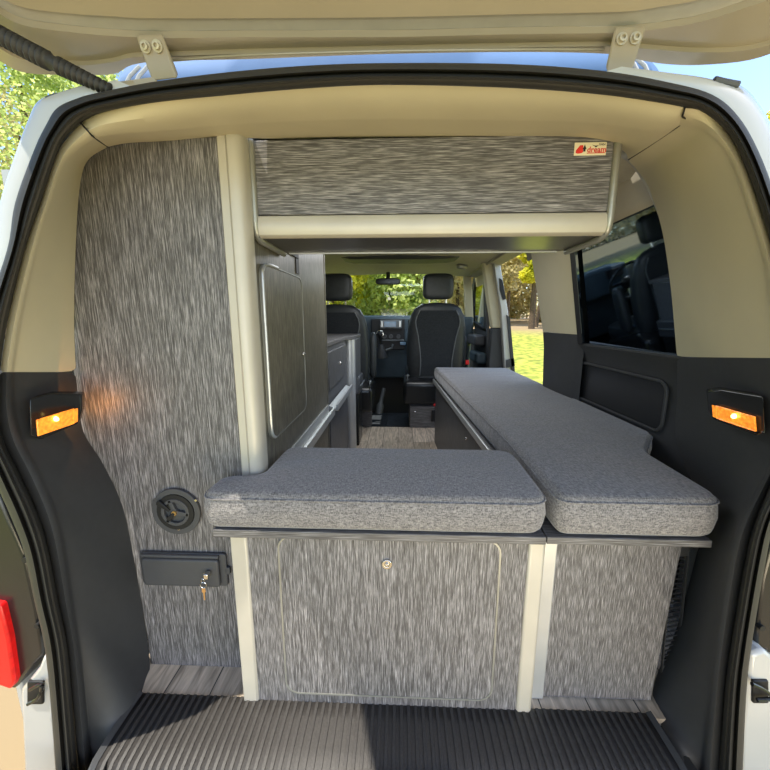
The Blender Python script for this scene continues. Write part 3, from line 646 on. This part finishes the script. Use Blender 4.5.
# ------------------------------------------------------------------ kitchen unit
kx = -.345
kt = empty('kitchen_unit', (-.6, 2.2, 0), 'low grey kitchen unit with worktop along the left wall beyond the tall cabinet', 'kitchen unit')
build('worktop', MB().prism([V((x, y, .812)) for x, y in [(-.88, 1.72), (-.350, 1.72), (-.350, 2.35), (-.318, 2.42), (-.302, 2.50), (-.302, 2.86), (-.88, 2.86)]], (0, 0, .025)), 'laminate_edge', kt, bevel=.004)
build('carcass', MB().box((-.88, 1.72, .0), (kx-.01, 2.84, .811)), 'kitchen_front', kt)
fl = build('flap_door', MB().box((kx-.01, 1.74, .60), (kx+.004, 2.32, .79)), 'kitchen_front', kt, bevel=.004)
build('knob', MB().ell((kx+.008, 2.05, .70), .008, .01, .01), 'steel', fl)
df = build('lower_door', MB().box((kx-.01, 1.74, .06), (kx+.004, 2.32, .50)), 'kitchen_front', kt, bevel=.004)
build('knob', MB().ell((kx+.008, 1.95, .45), .008, .01, .01), 'steel', df)
build('ledge_rail', MB().prism([V((kx, 1.73, .50)), V((kx+.045, 1.73, .50)), V((kx+.045, 1.73, .53)), V((kx+.036, 1.73, .53)), V((kx+.036, 1.73, .51)), V((kx, 1.73, .525))], (0, .58, 0)), 'aluminium', kt)
build('corner_post', MB().tube([V((-.338, 2.47, .0)), V((-.338, 2.47, .811))], .038, 16), 'aluminium', kt)
build('end_panel', MB().box((-.335, 2.49, .42), (-.300, 2.82, .811)), 'kitchen_front', kt, bevel=.004)
fg = empty('coolbox_fridge', (-.34, 2.75, 0), 'slim black fridge unit standing at the cab end of the kitchen unit', 'fridge')
build('fridge_body', MB().box((-.345, 2.60, .0), (-.295, 2.84, .40)), 'dark_gloss', fg, bevel=.008)
build('lid', MB().box((-.348, 2.59, .40), (-.286, 2.86, .53)), 'cover_grey', fg, bevel=.012)
build('handle', MB().tube([V((-.285, 2.62, .46)), V((-.275, 2.64, .47)), V((-.275, 2.82, .47)), V((-.285, 2.84, .46))], .006, 8), 'vent_grey', fg)

# ------------------------------------------------------------------ cab: step, pedestals, seats
struct('trim_26', MB().box((-.9, 4.12, -.3), (.9, 4.2, .84)), 'black')
struct('trim_23', MB().box((-.9, 3.10, -.18), (.9, 4.3, -.14)), 'cab_carpet')
sp_ = empty('seat_pedestal', (.25, 3.1, 0), 'grey laminate pedestal box under the right front seat', 'pedestal')
q0, q1 = aY(410, 402, 3.08), aY(470, 427, 3.08)
build('box_panel', MB().box((q0.x, 3.085, 0), (.72, 3.45, .187)), 'laminate_edge', sp_, bevel=.004)
sk = aY(435, 416, 3.07)
build('socket', MB().box((sk.x-.03, 3.072, sk.z-.05), (sk.x+.04, 3.086, sk.z+.05)), 'black', sp_, bevel=.004)
build('knob', MB().ell((aY(415, 412, 3.07).x, 3.08, aY(415, 412, 3.07).z), .008, .008, .008), 'steel', sp_)
e0, e1 = aY(362, 404, 3.08), aY(372, 427, 3.08)
ep = build('end_board', MB().prism(rrect(e0.x, e1.x, 0, e0.z, .04, 3.08), (0, .02, 0)), 'laminate_edge', None, bevel=.003)
tag(ep, 'small grey round topped board standing at the aisle beside the left front seat', 'board')
bl = build('left_pedestal', MB().box((-.75, 3.12, 0), (e0.x-.005, 3.5, .168)), 'dark_trim', None, bevel=.01); tag(bl, 'dark pedestal carrying the left front seat', 'pedestal')

def make_seat(x0, y0, z0):
    s = empty('front_seat', (x0, y0, 0), '', 'seat')
    # backrest: shaped loft by height
    rows = []
    secs = [(.40, .21, .05, .0), (.46, .235, .07, .0), (.56, .25, .085, .01), (.72, .255, .085, .02), (.88, .245, .075, .04), (.98, .225, .065, .055), (1.04, .19, .05, .065), (1.075, .13, .035, .07), (1.085, .03, .012, .075)]
    for z, w, t, dy in secs:
        n = 24; row = []
        for k in range(n):
            a = 2*math.pi*k/n; c, d = math.cos(a), math.sin(a)
            row.append(V((x0+w*math.copysign(abs(c)**.45, c), y0-dy*1.6+t*math.copysign(abs(d)**.6, d), z)))
        rows.append(row)
    mb = MB().grid(rows, True); mb.f.append(tuple(range(24))); mb.f.append(tuple(len(mb.v)-24+i for i in range(24)))
    br_ = build('backrest', mb, 'seat_leather', s, angle=60)
    # centre panel with piping on the side facing the van's rear
    def back_y(z):
        for (za, wa, ta, da), (zb, wb, tb, db) in zip(secs, secs[1:]):
            if za <= z <= zb: u = (z-za)/(zb-za); return y0-1.6*(da+(db-da)*u)-(ta+(tb-ta)*u)
        return y0
    L_p = [(-.15, 1.02), (-.185, .93), (-.16, .80), (-.135, .60), (-.14, .46)]
    rows = []
    for x_, z in cat([V((a, 0, b_)) for a, b_ in L_p], 3) and [(p.x, p.z) for p in cat([V((a, 0, b_)) for a, b_ in L_p], 3)]:
        rows.append([V((x0+x_*u, back_y(z)-.004, z)) for u in (-1, -.5, 0, .5, 1)])
    build('centre_panel', MB().grid(rows), 'seat_fabric', br_)
    for sg_ in (-1, 1):
        build('piping', MB().tube([V((x0-sg_*p.x, back_y(p.z)-.005, p.z)) for p in cat([V((a, 0, b_)) for a, b_ in L_p], 3)], .005, 6), 'vent_grey', br_)
    hr = build('headrest', MB().ell((x0, y0-.10, 1.215), .128, .055, .105, 28, 14, .42), 'seat_leather', s, angle=70)
    for sg_ in (-1, 1): build('post', MB().tube([V((x0+sg_*.07, y0-.10, 1.06)), V((x0+sg_*.07, y0-.10, 1.14))], .007, 8), 'steel', s)
    build('seat_pad', MB().ell((x0, y0+.23, .44), .26, .30, .085, 28, 12, .45), 'seat_leather', s, angle=70)
    build('side_cover', MB().prism([V((x0-.28, y0-.12, .20)), V((x0-.28, y0-.12, .40)), V((x0-.28, y0-.02, .47)), V((x0-.28, y0+.45, .38)), V((x0-.28, y0+.45, .22))], (.56, 0, 0)), 'dark_gloss', s, bevel=.03, seg=3)
    build('armrest', MB().ell((x0-.285, y0+.10, .66), .032, .06, .20, 14, 10, .6), 'seat_leather', s, angle=70)
    build('slide_frame', MB().box((x0-.22, y0-.10, .19), (x0+.22, y0+.4, .23)), 'cover_grey', s, bevel=.006)
    return s
sx = aY(436, 330, 3.2).x
seat = make_seat(0, 0, 0)
seat.location = (sx, 3.22, 0); seat['label'] = 'black front seat on the right, seen whole between the bench and the dashboard'; seat['group'] = 'cab seats'
s2 = copy_tree(seat); s2.location = (aY(339, 330, 3.0).x, 3.02, -.02); s2['label'] = 'black front seat on the left, half hidden behind the kitchen unit'
for ch in [q for q in bpy.data.objects if q.parent == s2 and q.name.startswith('armrest')]: ch.location.x += .56
for ch in [q for q in bpy.data.objects if q.parent == seat and q.name.startswith('armrest')]: ch.location = (.56, .05, -.06)
rh = build('release_tab', MB().box((sx-.02, 3.05, .205), (sx+.05, 3.068, .225)), 'red_plastic', seat, bevel=.003)

# dashboard
DY = 3.85
db = empty('dashboard', (0, DY, .6), 'dark blue grey dashboard with radio beyond the front seats', 'dashboard')
zt = aY(385, 317, DY).z
build('body', MB().prism([V((-.78, DY, zt)), V((-.78, DY+.32, zt+.02)), V((-.78, DY+.32, .3)), V((-.78, DY+.14, .3)), V((-.78, DY+.08, zt-.30)), V((-.78, DY, zt-.26))], (1.56, 0, 0)), 'dash_blue', db, bevel=.02, seg=3)
def dpx(x0, y0, x1, y1, Y, d, name, mat_, bev=.004, parent=db):
    a, b_ = aY(x0, y1, Y), aY(x1, y0, Y); return build(name, MB().box((a.x, Y, a.z), (b_.x, Y+d, b_.z)), mat_, parent, bevel=bev)
dpx(371, 319, 405, 350, DY-.05, .06, 'centre_stack', 'black', .01)
rd = dpx(380, 320, 402, 328.5, DY-.075, .03, 'radio', 'vent_grey')
dpx(384, 321.5, 396, 327, DY-.08, .01, 'screen', 'screen_blue', .001, rd)
for x in (381, 399): dpx(x, 321, x+2, 327, DY-.08, .01, 'button_column', 'aluminium', .001, rd)
for x in (384.5, 391, 398.5):
    c_ = aY(x, 336.5, DY-.06); build('dial', MB().disc(c_, .012, .022, -.02, .01, 18).disc(c_, .0005, .014, -.012, .01, 18), 'cover_grey', db)
dpx(382, 339.5, 404, 341, DY-.07, .03, 'trim_bar', 'vent_grey', .002)
dpx(400, 342, 406, 345, DY-.12, .03, 'cup_lid', 'screen_blue', .003)
for x0, x1 in ((372, 378), (408, 420), (330, 345)): dpx(x0, 320, x1, 328, DY-.02, .03, 'air_vent', 'black')
# gear lever
gl = empty('gear_lever', aY(381, 350, 3.7), 'gear lever with pale chrome ringed knob in front of the radio', 'gear lever')
g0 = aY(381, 350, 3.7); g1 = aY(380, 334, 3.68)
build('gaiter', MB().tube([g0-V((0, 0, .08)), g0, g0+V((0, 0, .06))], [.07, .05, .02], 12), 'black', gl)
build('stick', MB().tube([g0+V((0, 0, .04)), g1], .012, 8), 'dark_gloss', gl)
build('knob', MB().ell(g1, .03, .03, .04), 'dark_gloss', gl)
build('knob_ring', MB().tube([g1+V((.033*math.cos(t), -.01, .036*math.sin(t))) for t in [math.radians(a) for a in range(-60, 200, 20)]], .005, 6), 'steel', gl)
g2 = aY(387, 347, 3.72)
hb = build('handbrake', MB().tube([g2+V((-.07, 0, .0)), g2+V((-.03, 0, -.04)), g2+V((.05, 0, -.01)), g2+V((.06, 0, .03))], .012, 8), 'vent_grey', None); tag(hb, 'curved grey brake lever beside the gear lever', 'lever')
# steering wheel hidden mostly behind the left seat
stw = empty('steering_wheel', (-.62, 3.6, .88), 'black steering wheel in front of the left front seat', 'steering wheel')
Rm = Matrix.Rotation(math.radians(25), 3, 'X')
build('rim', MB().tube([V((-.62, 3.6, .80))+Rm @ V((.18*math.cos(t), 0, .18*math.sin(t))) for t in [2*math.pi*k/28 for k in range(29)]], .014, 8, False), 'seat_leather', stw)
build('hub', MB().ell((-.62, 3.62, .79), .07, .03, .06), 'dark_gloss', stw)
build('spokes', MB().tube([V((-.79, 3.61, .80)), V((-.45, 3.61, .80))], .014, 8).tube([V((-.62, 3.62, .79)), V((-.62, 3.54, .63))], .014, 8), 'dark_gloss', stw)

# windshield, header, visors, mirror
WY = 4.05
wp = [aY(x, y, WY) for x, y in [(300,268),(467,268),(470,322),(300,322)]]
struct('window_2', MB().add(wp, [(0, 1, 2, 3)]), 'glass_clear')
bpoly('trim_24', [(290,240),(480,240),(480,271.5),(290,271.5)], 'headliner', .05, 3.98)
bpoly('trim_25', [(463,262),(471,262),(474,328),(466,328)], 'cream_trim', .05, 3.9, bevel=.01)
for i, (x0, x1) in enumerate(((322, 376), (404, 462))):
    v_ = dpx(x0, 262.5, x1, 271.5, 3.82, .02, 'sun_visor', 'headliner', .012, None)
    tag(v_, 'folded beige sun visor at the top %s of the windscreen' % ('left' if i == 0 else 'right'), 'sun visor', 'sun visors')
rc = empty('roof_console', aY(388, 266, 3.78), 'beige roof console with buttons between the sun visors', 'console')
dpx(376, 261, 402, 272, 3.78, .03, 'console_body', 'cream_trim', .008, rc)
for k in range(6): dpx(380.5+k*3, 265, 382.5+k*3, 267.5, 3.77, .012, 'button', 'cover_grey', .001, rc)
mr = empty('rear_view_mirror', aY(388, 281, 3.75), 'black rear view mirror hanging before the windscreen', 'mirror')
mc = aY(388, 281.5, 3.75)
build('housing', MB().ell(mc, .125, .02, .033, 20, 10, .5), 'black', mr)
build('stem', MB().tube([mc+V((0, .01, .0)), mc+V((0, .02, .09))], .02, 10), 'black', mr)
# hanging white tag
hg = aY(389, 298, 3.9); ht_ = build('air_freshener', MB().prism([hg+V((-.022, 0, -.02)), hg+V((.022, 0, -.02)), hg+V((.018, 0, .0)), hg+V((0, 0, .016)), hg+V((-.018, 0, 0))], (0, .004, 0)), 'sticker_cream', None); tag(ht_, 'small white tag hanging below the rear view mirror', 'tag')
build('cord', MB().tube([hg+V((0, 0, .016)), V((hg.x, hg.y-.1, mc.z-.02))], .002, 6), 'black', ht_)
ls = build('grab_lamp', MB().ell(aY(462, 266.5, 3.3), .05, .03, .028, e=.8), 'profile_grey', None); tag(ls, 'small chrome edged lamp on the right cab roof corner', 'lamp')
# right front door (cab): lining, window frame
cdw = empty('cab_door', (.88, 3.6, .2), 'dark lining and frame of the right front cab door', 'door')
build('lining', MB().prism([V((.80, 3.14, 0)), V((.80, 3.9, 0)), V((.80, 3.9, .88)), V((.80, 3.14, .86))], (.04, 0, 0)), 'dark_trim', cdw, bevel=.01)
wf = [aX(x, y, .80) for x, y in [(470.5,324),(471,290),(473,278),(477,269),(486,262),(486,332)]]
wi = [aX(x, y, .80) for x, y in [(472.5,321),(473,292),(475,281),(478.5,274),(483.5,268),(483.5,328)]]
build('window_frame', ring(wf, wi, (.03, 0, 0)), 'black', cdw)
build('window_glass', MB().add([p+V((.015, 0, 0)) for p in wi], [tuple(range(6))]), 'glass_clear', cdw)
ar = aX(478, 334, .78)
build('arm_rest', MB().box((.70, ar.y-.25, ar.z-.10), (.80, ar.y+.15, ar.z)), 'cover_grey', cdw, bevel=.02)
build('door_pull', MB().box((.71, ar.y-.32, ar.z-.26), (.80, ar.y+.05, ar.z-.16)), 'dash_blue', cdw, bevel=.02)
build('upper_lining', MB().prism([V((.81, 3.1, 1.28)), V((.81, 3.95, 1.28)), V((.78, 3.95, 1.45)), V((.78, 3.1, 1.45))], (.02, 0, 0)), 'cream_trim', cdw)
# seat belt on right
blt = build('seat_belt', MB().prism([aY(x, y, 3.12) for x, y in [(484,270),(486,270),(492,372),(489,372)]], (0, .004, 0)), 'cover_grey', None); tag(blt, 'dark seat belt strap hanging beside the right door pillar', 'seat belt')
bk = build('belt_buckle', MB().box((sx+.255, 3.12, .56), (sx+.285, 3.15, .60)), 'red_plastic', None, bevel=.005); tag(bk, 'small red belt buckle button right of the front seat', 'buckle')
# rolled mat and small stick in the footwell
fm = aY(385, 415, 3.3)
mt = build('footwell_mat', MB().prism([V((-.12, 3.12, -.13)), V((.30, 3.12, -.13)), V((.30, 3.8, -.10)), V((-.12, 3.8, -.10))], (0, 0, .02)), 'cab_carpet', None, bevel=.006); tag(mt, 'dark blue floor mat in the cab footwell', 'mat')
hk = build('brake_handle', MB().tube(cat([aY(379, 414, 3.35), aY(381, 402, 3.38), aY(384, 388, 3.4)], 4), [.035]*4+[.018]*4+[.014], 10), 'vent_grey', None); tag(hk, 'pale upright lever in the dark gap between the front seats', 'lever')

# ------------------------------------------------------------------ marker lamps on the D pillars
def marker(name, fpts, lpts, Yf, bulb, label, dirx):
    m_ = empty(name, aY(*bulb, Yf), label, 'lamp', 'amber lamps')
    n_ = len(fpts)
    front = [aY(x, y, Yd) for x, y, Yd in fpts]
    build('housing', MB().prism(front, (dirx*.02, .03, 0)), 'dark_gloss', m_, bevel=.004, seg=3)
    lens = [aY(x, y, Yd) for x, y, Yd in lpts]
    build('amber_lens', MB().prism([p+V((-dirx*.003, -.008, 0)) for p in lens], (0, .01, 0)), 'lamp_amber', m_, bevel=.001)
    lr_ = [p+V((-dirx*.003, -.009, 0)) for p in lens]
    build('lens_rim', MB().tube(lr_+[lr_[0]], .0016, 6, False), 'lamp_amber', m_)
    b0 = aY(bulb[0], bulb[1], lpts[0][2]/2+lpts[1][2]/2-.012)
    build('bulb', MB().ell(b0, .006, .003, .0055), 'lamp_bulb', m_)
    return m_
marker('marker_lamp', [(29,399,.66),(48,394,.70),(82,394,.745),(82,410,.745),(78,424,.745),(40,440,.68),(30,436,.66)], [(40,419,.665),(76,408,.735),(76,422,.735),(41,434,.665)], .7, (56,419), 'amber lamp lit in a black housing on the left rear pillar', -1)
marker('marker_lamp', [(708,391,.80),(722,389,.77),(764,396,.67),(764,432,.67),(757,436,.67),(714,420,.79),(710,412,.80)], [(714,405,.785),(752,416,.695),(753,430,.695),(715,417,.785)], .73, (734,416), 'amber lamp lit in a black housing on the right rear pillar', 1)
# vent grille low on right trim
vg = MB()
ga = [(671,547),(688,545),(676,668),(660,672)]
gv = [aY(x, y, .80) for x, y in ga]
gr = empty('air_grille', gv[0], 'narrow black slatted air grille low on the right trim beside the bench box', 'grille')
build('frame', ring([p for p in gv], [g.lerp(sum(gv, V())/4, .14) for g in gv], (0, -.006, 0)), 'dark_trim', gr)
sl = MB()
for k in range(26):
    t = (k+.5)/26; a = gv[0].lerp(gv[3], t); b_ = gv[1].lerp(gv[2], t); sl.tube([a.lerp(b_, .1), a.lerp(b_, .85)], .0022, 5)
build('slats', sl, 'black', gr)

# ------------------------------------------------------------------ outside: ground, trees
def gz(x, y):
    r = math.hypot(x, y); t = min(1, max(0, (r-5)/20)); return -.62+1.05*t*t*(3-2*t)+.02*max(0, r-25)
rows = []
for i in range(0, 41):
    r = .01+ (i/40)**1.8*110
    rows.append([V((r*math.cos(a), r*math.sin(a), gz(r*math.cos(a), r*math.sin(a)))) for a in [2*math.pi*k/64 for k in range(64)]])
g = MB().grid(rows, True); gr_ = build('ground', g, 'meadow', angle=80); gr_['kind'] = 'structure'
def tree(x, y, h, w, mat_, nl, leaf, label, low=.12, tr=.16, blobs=9, seed=0, lean=0):
    rnd = random.Random(seed); z0 = gz(x, y)
    t = empty('tree', (x, y, z0), label, 'tree', 'trees outside the van')
    tk = MB().tube([V((x, y, z0-.2)), V((x+lean*.4, y, z0+h*.35)), V((x+lean, y, z0+h*.85))], [tr, tr*.7, tr*.2], 8)
    for k in range(6):
        a = rnd.uniform(0, 6.28); zz = z0+h*rnd.uniform(.3, .7)
        tk.tube([V((x+lean*.5, y, zz)), V((x+math.cos(a)*w*.6, y+math.sin(a)*w*.6, zz+h*.15))], [tr*.35, tr*.08], 5)
    build('trunk', tk, 'bark', t)
    bl_ = []
    for k in range(blobs):
        u = k/(blobs-1); zz = z0+h*(low+(1-low)*u*.93); ww = w*math.sin(math.pi*min(1, .18+.75*u))
        a = rnd.uniform(0, 6.28); bl_.append((x+lean*u+math.cos(a)*ww*.5, y+math.sin(a)*ww*.5, zz, ww*rnd.uniform(.55, .95)))
    vs = []; fs = []
    for i in range(nl):
        bx, by, bz, br2 = rnd.choice(bl_)
        d = V((rnd.gauss(0, 1), rnd.gauss(0, 1), rnd.gauss(0, 1))).normalized()*br2*rnd.random()**.35
        c = V((bx, by, bz))+V((d.x, d.y, d.z*.75)); 
        if c.z < z0+.05: c.z = z0+.1
        u = V((rnd.gauss(0, 1), rnd.gauss(0, 1), rnd.gauss(0, 1))).normalized(); w_ = u.orthogonal().normalized(); s = leaf*rnd.uniform(.5, 1.2); o = len(vs)
        vs += [c+u*s, c+w_*s*.6, c-u*s, c-w_*s*.6]; fs.append((o, o+1, o+2, o+3))
    me = bpy.data.meshes.new('foliage'); off = t.location; me.from_pydata([tuple(p-off) for p in vs], [], fs); me.materials.append(M[mat_])
    fo = bpy.data.objects.new('foliage', me); COL.objects.link(fo); fo.parent = t
    return t
T = [(-4.4, 24, 9, 2.6, 'leaf_yellow', 5000, .24, 'bright yellow green tree seen through the windscreen left of the mirror', 0),
     (-1.6, 27, 10, 3.0, 'leaf_green', 6000, .24, 'mid green tree seen through the windscreen just below the mirror', 0),
     (1.4, 25, 9, 2.8, 'leaf_green', 6000, .22, 'green tree seen through the windscreen left of the right headrest', 0),
     (4.4, 28, 10, 3.0, 'leaf_dull', 5000, .22, 'dull olive tree seen through the windscreen right of the right headrest', 0),
     (-8.5, 28, 11, 3.4, 'leaf_green', 5000, .26, 'green tree in the woods beyond the left cab side', 0),
     (6.5, 30, 10, 2.6, 'leaf_dull', 4000, .22, 'brownish green tree behind the right cab door window', 0)]
for i, a in enumerate(T): tree(*a[:8], low=.04, seed=i+1)
tree(7.7, 21.5, 9, 1.7, 'leaf_yellow', 8000, .17, 'bright yellow green tree with dark trunk seen through the side door opening', low=.33, tr=.2, seed=21)
tree(7.6, 26, 10, 1.6, 'leaf_dull', 3000, .18, 'thin dull tree with bare lower trunk beside the right door pillar', low=.28, tr=.14, seed=22)
tree(8.8, 23.8, 8, 1.2, 'leaf_dull', 700, .2, 'slender leaning trunk in the middle of the side door opening', low=.45, tr=.13, seed=23, lean=.6)
tree(9.0, 36, 11, 4.5, 'leaf_dull', 7000, .28, 'pale brown wooded tree far behind the side door trees', low=.06, seed=24)
tree(14, 34, 11, 4.5, 'leaf_dull', 7000, .28, 'wide pale wooded tree farthest right in the side door opening', low=.06, seed=25)
tree(3, 38, 13, 5, 'leaf_green', 6000, .32, 'large green tree at the back of the woods ahead', low=.03, seed=26)
tree(-5, 38, 13, 5, 'leaf_green', 6000, .32, 'large green tree at the back of the woods ahead on the left', low=.03, seed=27)
def at_az(px, py, r):
    v = ray(px, py); s = r/math.hypot(v.x, v.y); return v.x*s, v.y*s, H+v.z*s
for i, (px, py, r, w, nl, m_, lab) in enumerate([(20, 85, 15, 2.6, 7000, 'leaf_green', 'tall light green tree rising beyond the left roof corner'), (-45, 120, 16, 3.0, 5500, 'leaf_dull', 'tall leafy tree at the far left edge of the view'), (95, 72, 22, 3.2, 5500, 'leaf_green', 'green treetop just under the tailgate at the strut')]):
    x, y, z = at_az(px, py, r); tree(x, y, z-gz(x, y)+1.5, w, m_, nl*2, .07 if i < 2 else .10, lab, low=.3, tr=.2, seed=40+i, blobs=14)
x, y, z = at_az(778, 150, 22); tree(x, y, z-gz(x, y)+1.6, 2.6, 'leaf_yellow', 6000, .18, 'yellow green treetop at the right edge against blue sky', low=.3, seed=50)

rnd = random.Random(99); vs = []; fs = []
for i in range(42000):
    a = rnd.uniform(-1.15, 1.15); r = rnd.uniform(46, 54); x, y = r*math.sin(a), r*math.cos(a); z0 = gz(x, y)
    top = 7.5+2.5*math.sin(a*23)+1.5*math.sin(a*51+1); c = V((x, y, z0+rnd.random()**.8*top))
    u = V((rnd.gauss(0, 1), rnd.gauss(0, 1), rnd.gauss(0, 1))).normalized(); w_ = u.orthogonal().normalized(); sz = rnd.uniform(.2, .5); o = len(vs)
    vs += [c+u*sz, c+w_*sz*.6, c-u*sz, c-w_*sz*.6]; fs.append((o, o+1, o+2, o+3))
me = bpy.data.meshes.new('woodland'); me.from_pydata([tuple(p) for p in vs], [], fs); me.materials.append(M['leaf_far'])
wo = bpy.data.objects.new('woodland', me); COL.objects.link(wo); tag(wo, 'pale woodland thicket far beyond the meadow', 'woodland'); wo['kind'] = 'stuff'

# ------------------------------------------------------------------ camera, lights, world
cam = bpy.data.cameras.new('camera'); co = bpy.data.objects.new('camera', cam); COL.objects.link(co)
cam.sensor_fit = 'HORIZONTAL'; cam.sensor_width = 36; cam.lens = 36*F/770; cam.clip_start = .02; cam.clip_end = 500
co.location = (0, 0, H); m3 = Matrix((RR, UU, -FW)).transposed(); co.rotation_euler = m3.to_euler(); SC.camera = co
w = bpy.data.worlds.new('sky'); SC.world = w; w.use_nodes = True; nt = w.node_tree; bg = nt.nodes['Background']
sk_ = nt.nodes.new('ShaderNodeTexSky'); sk_.sky_type = 'NISHITA'; sk_.sun_disc = False; sk_.sun_elevation = math.radians(48); sk_.sun_rotation = math.radians(100); sk_.air_density = 1.0; sk_.dust_density = .6; sk_.ozone_density = 1.5
lk(nt, sk_.outputs[0], bg.inputs[0]); bg.inputs[1].default_value = .36
def sun(d, e, ang, col):
    l = bpy.data.lights.new('sun', 'SUN'); l.energy = e; l.angle = math.radians(ang); l.color = col
    o = bpy.data.objects.new('sun', l); COL.objects.link(o); o.rotation_euler = V(d).to_track_quat('-Z', 'Y').to_euler(); return o
sun((.85, .38, -2.1), 8.0, .6, (1, .93, .80))
def area(loc, tgt, size, e, col, sy=None):
    l = bpy.data.lights.new('area', 'AREA'); l.energy = e; l.size = size; l.color = col
    if sy: l.shape = 'RECTANGLE'; l.size_y = sy
    o = bpy.data.objects.new('area', l); COL.objects.link(o); o.location = loc; o.rotation_euler = (V(tgt)-V(loc)).to_track_quat('-Z', 'Y').to_euler(); return o
area((0, -1.7, .70), (0, 1, .55), 1.8, 25, (.97, .97, 1), .8)           # added fill lamp standing in for open sky behind the photographer
area((.42, -.35, .1), (-.2, .9, 1.35), .8, 11, (1, .83, .58), .4)         # added warm lamp imitating bounce off sunlit ground behind
area((0, 2.0, 1.36), (0, 2.0, 0), .5, 8, (.94, .96, 1), .9)            # added fill for the living area, not a fitted roof light
area((.1, 3.5, 1.36), (.1, 3.5, 0), .5, 4.5, (.8, .92, 1), .3)  # added cool fill over the cab, no fitting there
pl = bpy.data.lights.new('amber_glow', 'POINT'); pl.energy = .22; pl.color = (1, .36, .06); pl.shadow_soft_size = 0
po = bpy.data.objects.new('amber_glow', pl); COL.objects.link(po); po.location = aY(84, 409, .775)
SC.view_settings.view_transform = 'Standard'; SC.view_settings.look = 'None'; SC.view_settings.exposure = 0; SC.view_settings.gamma = 1
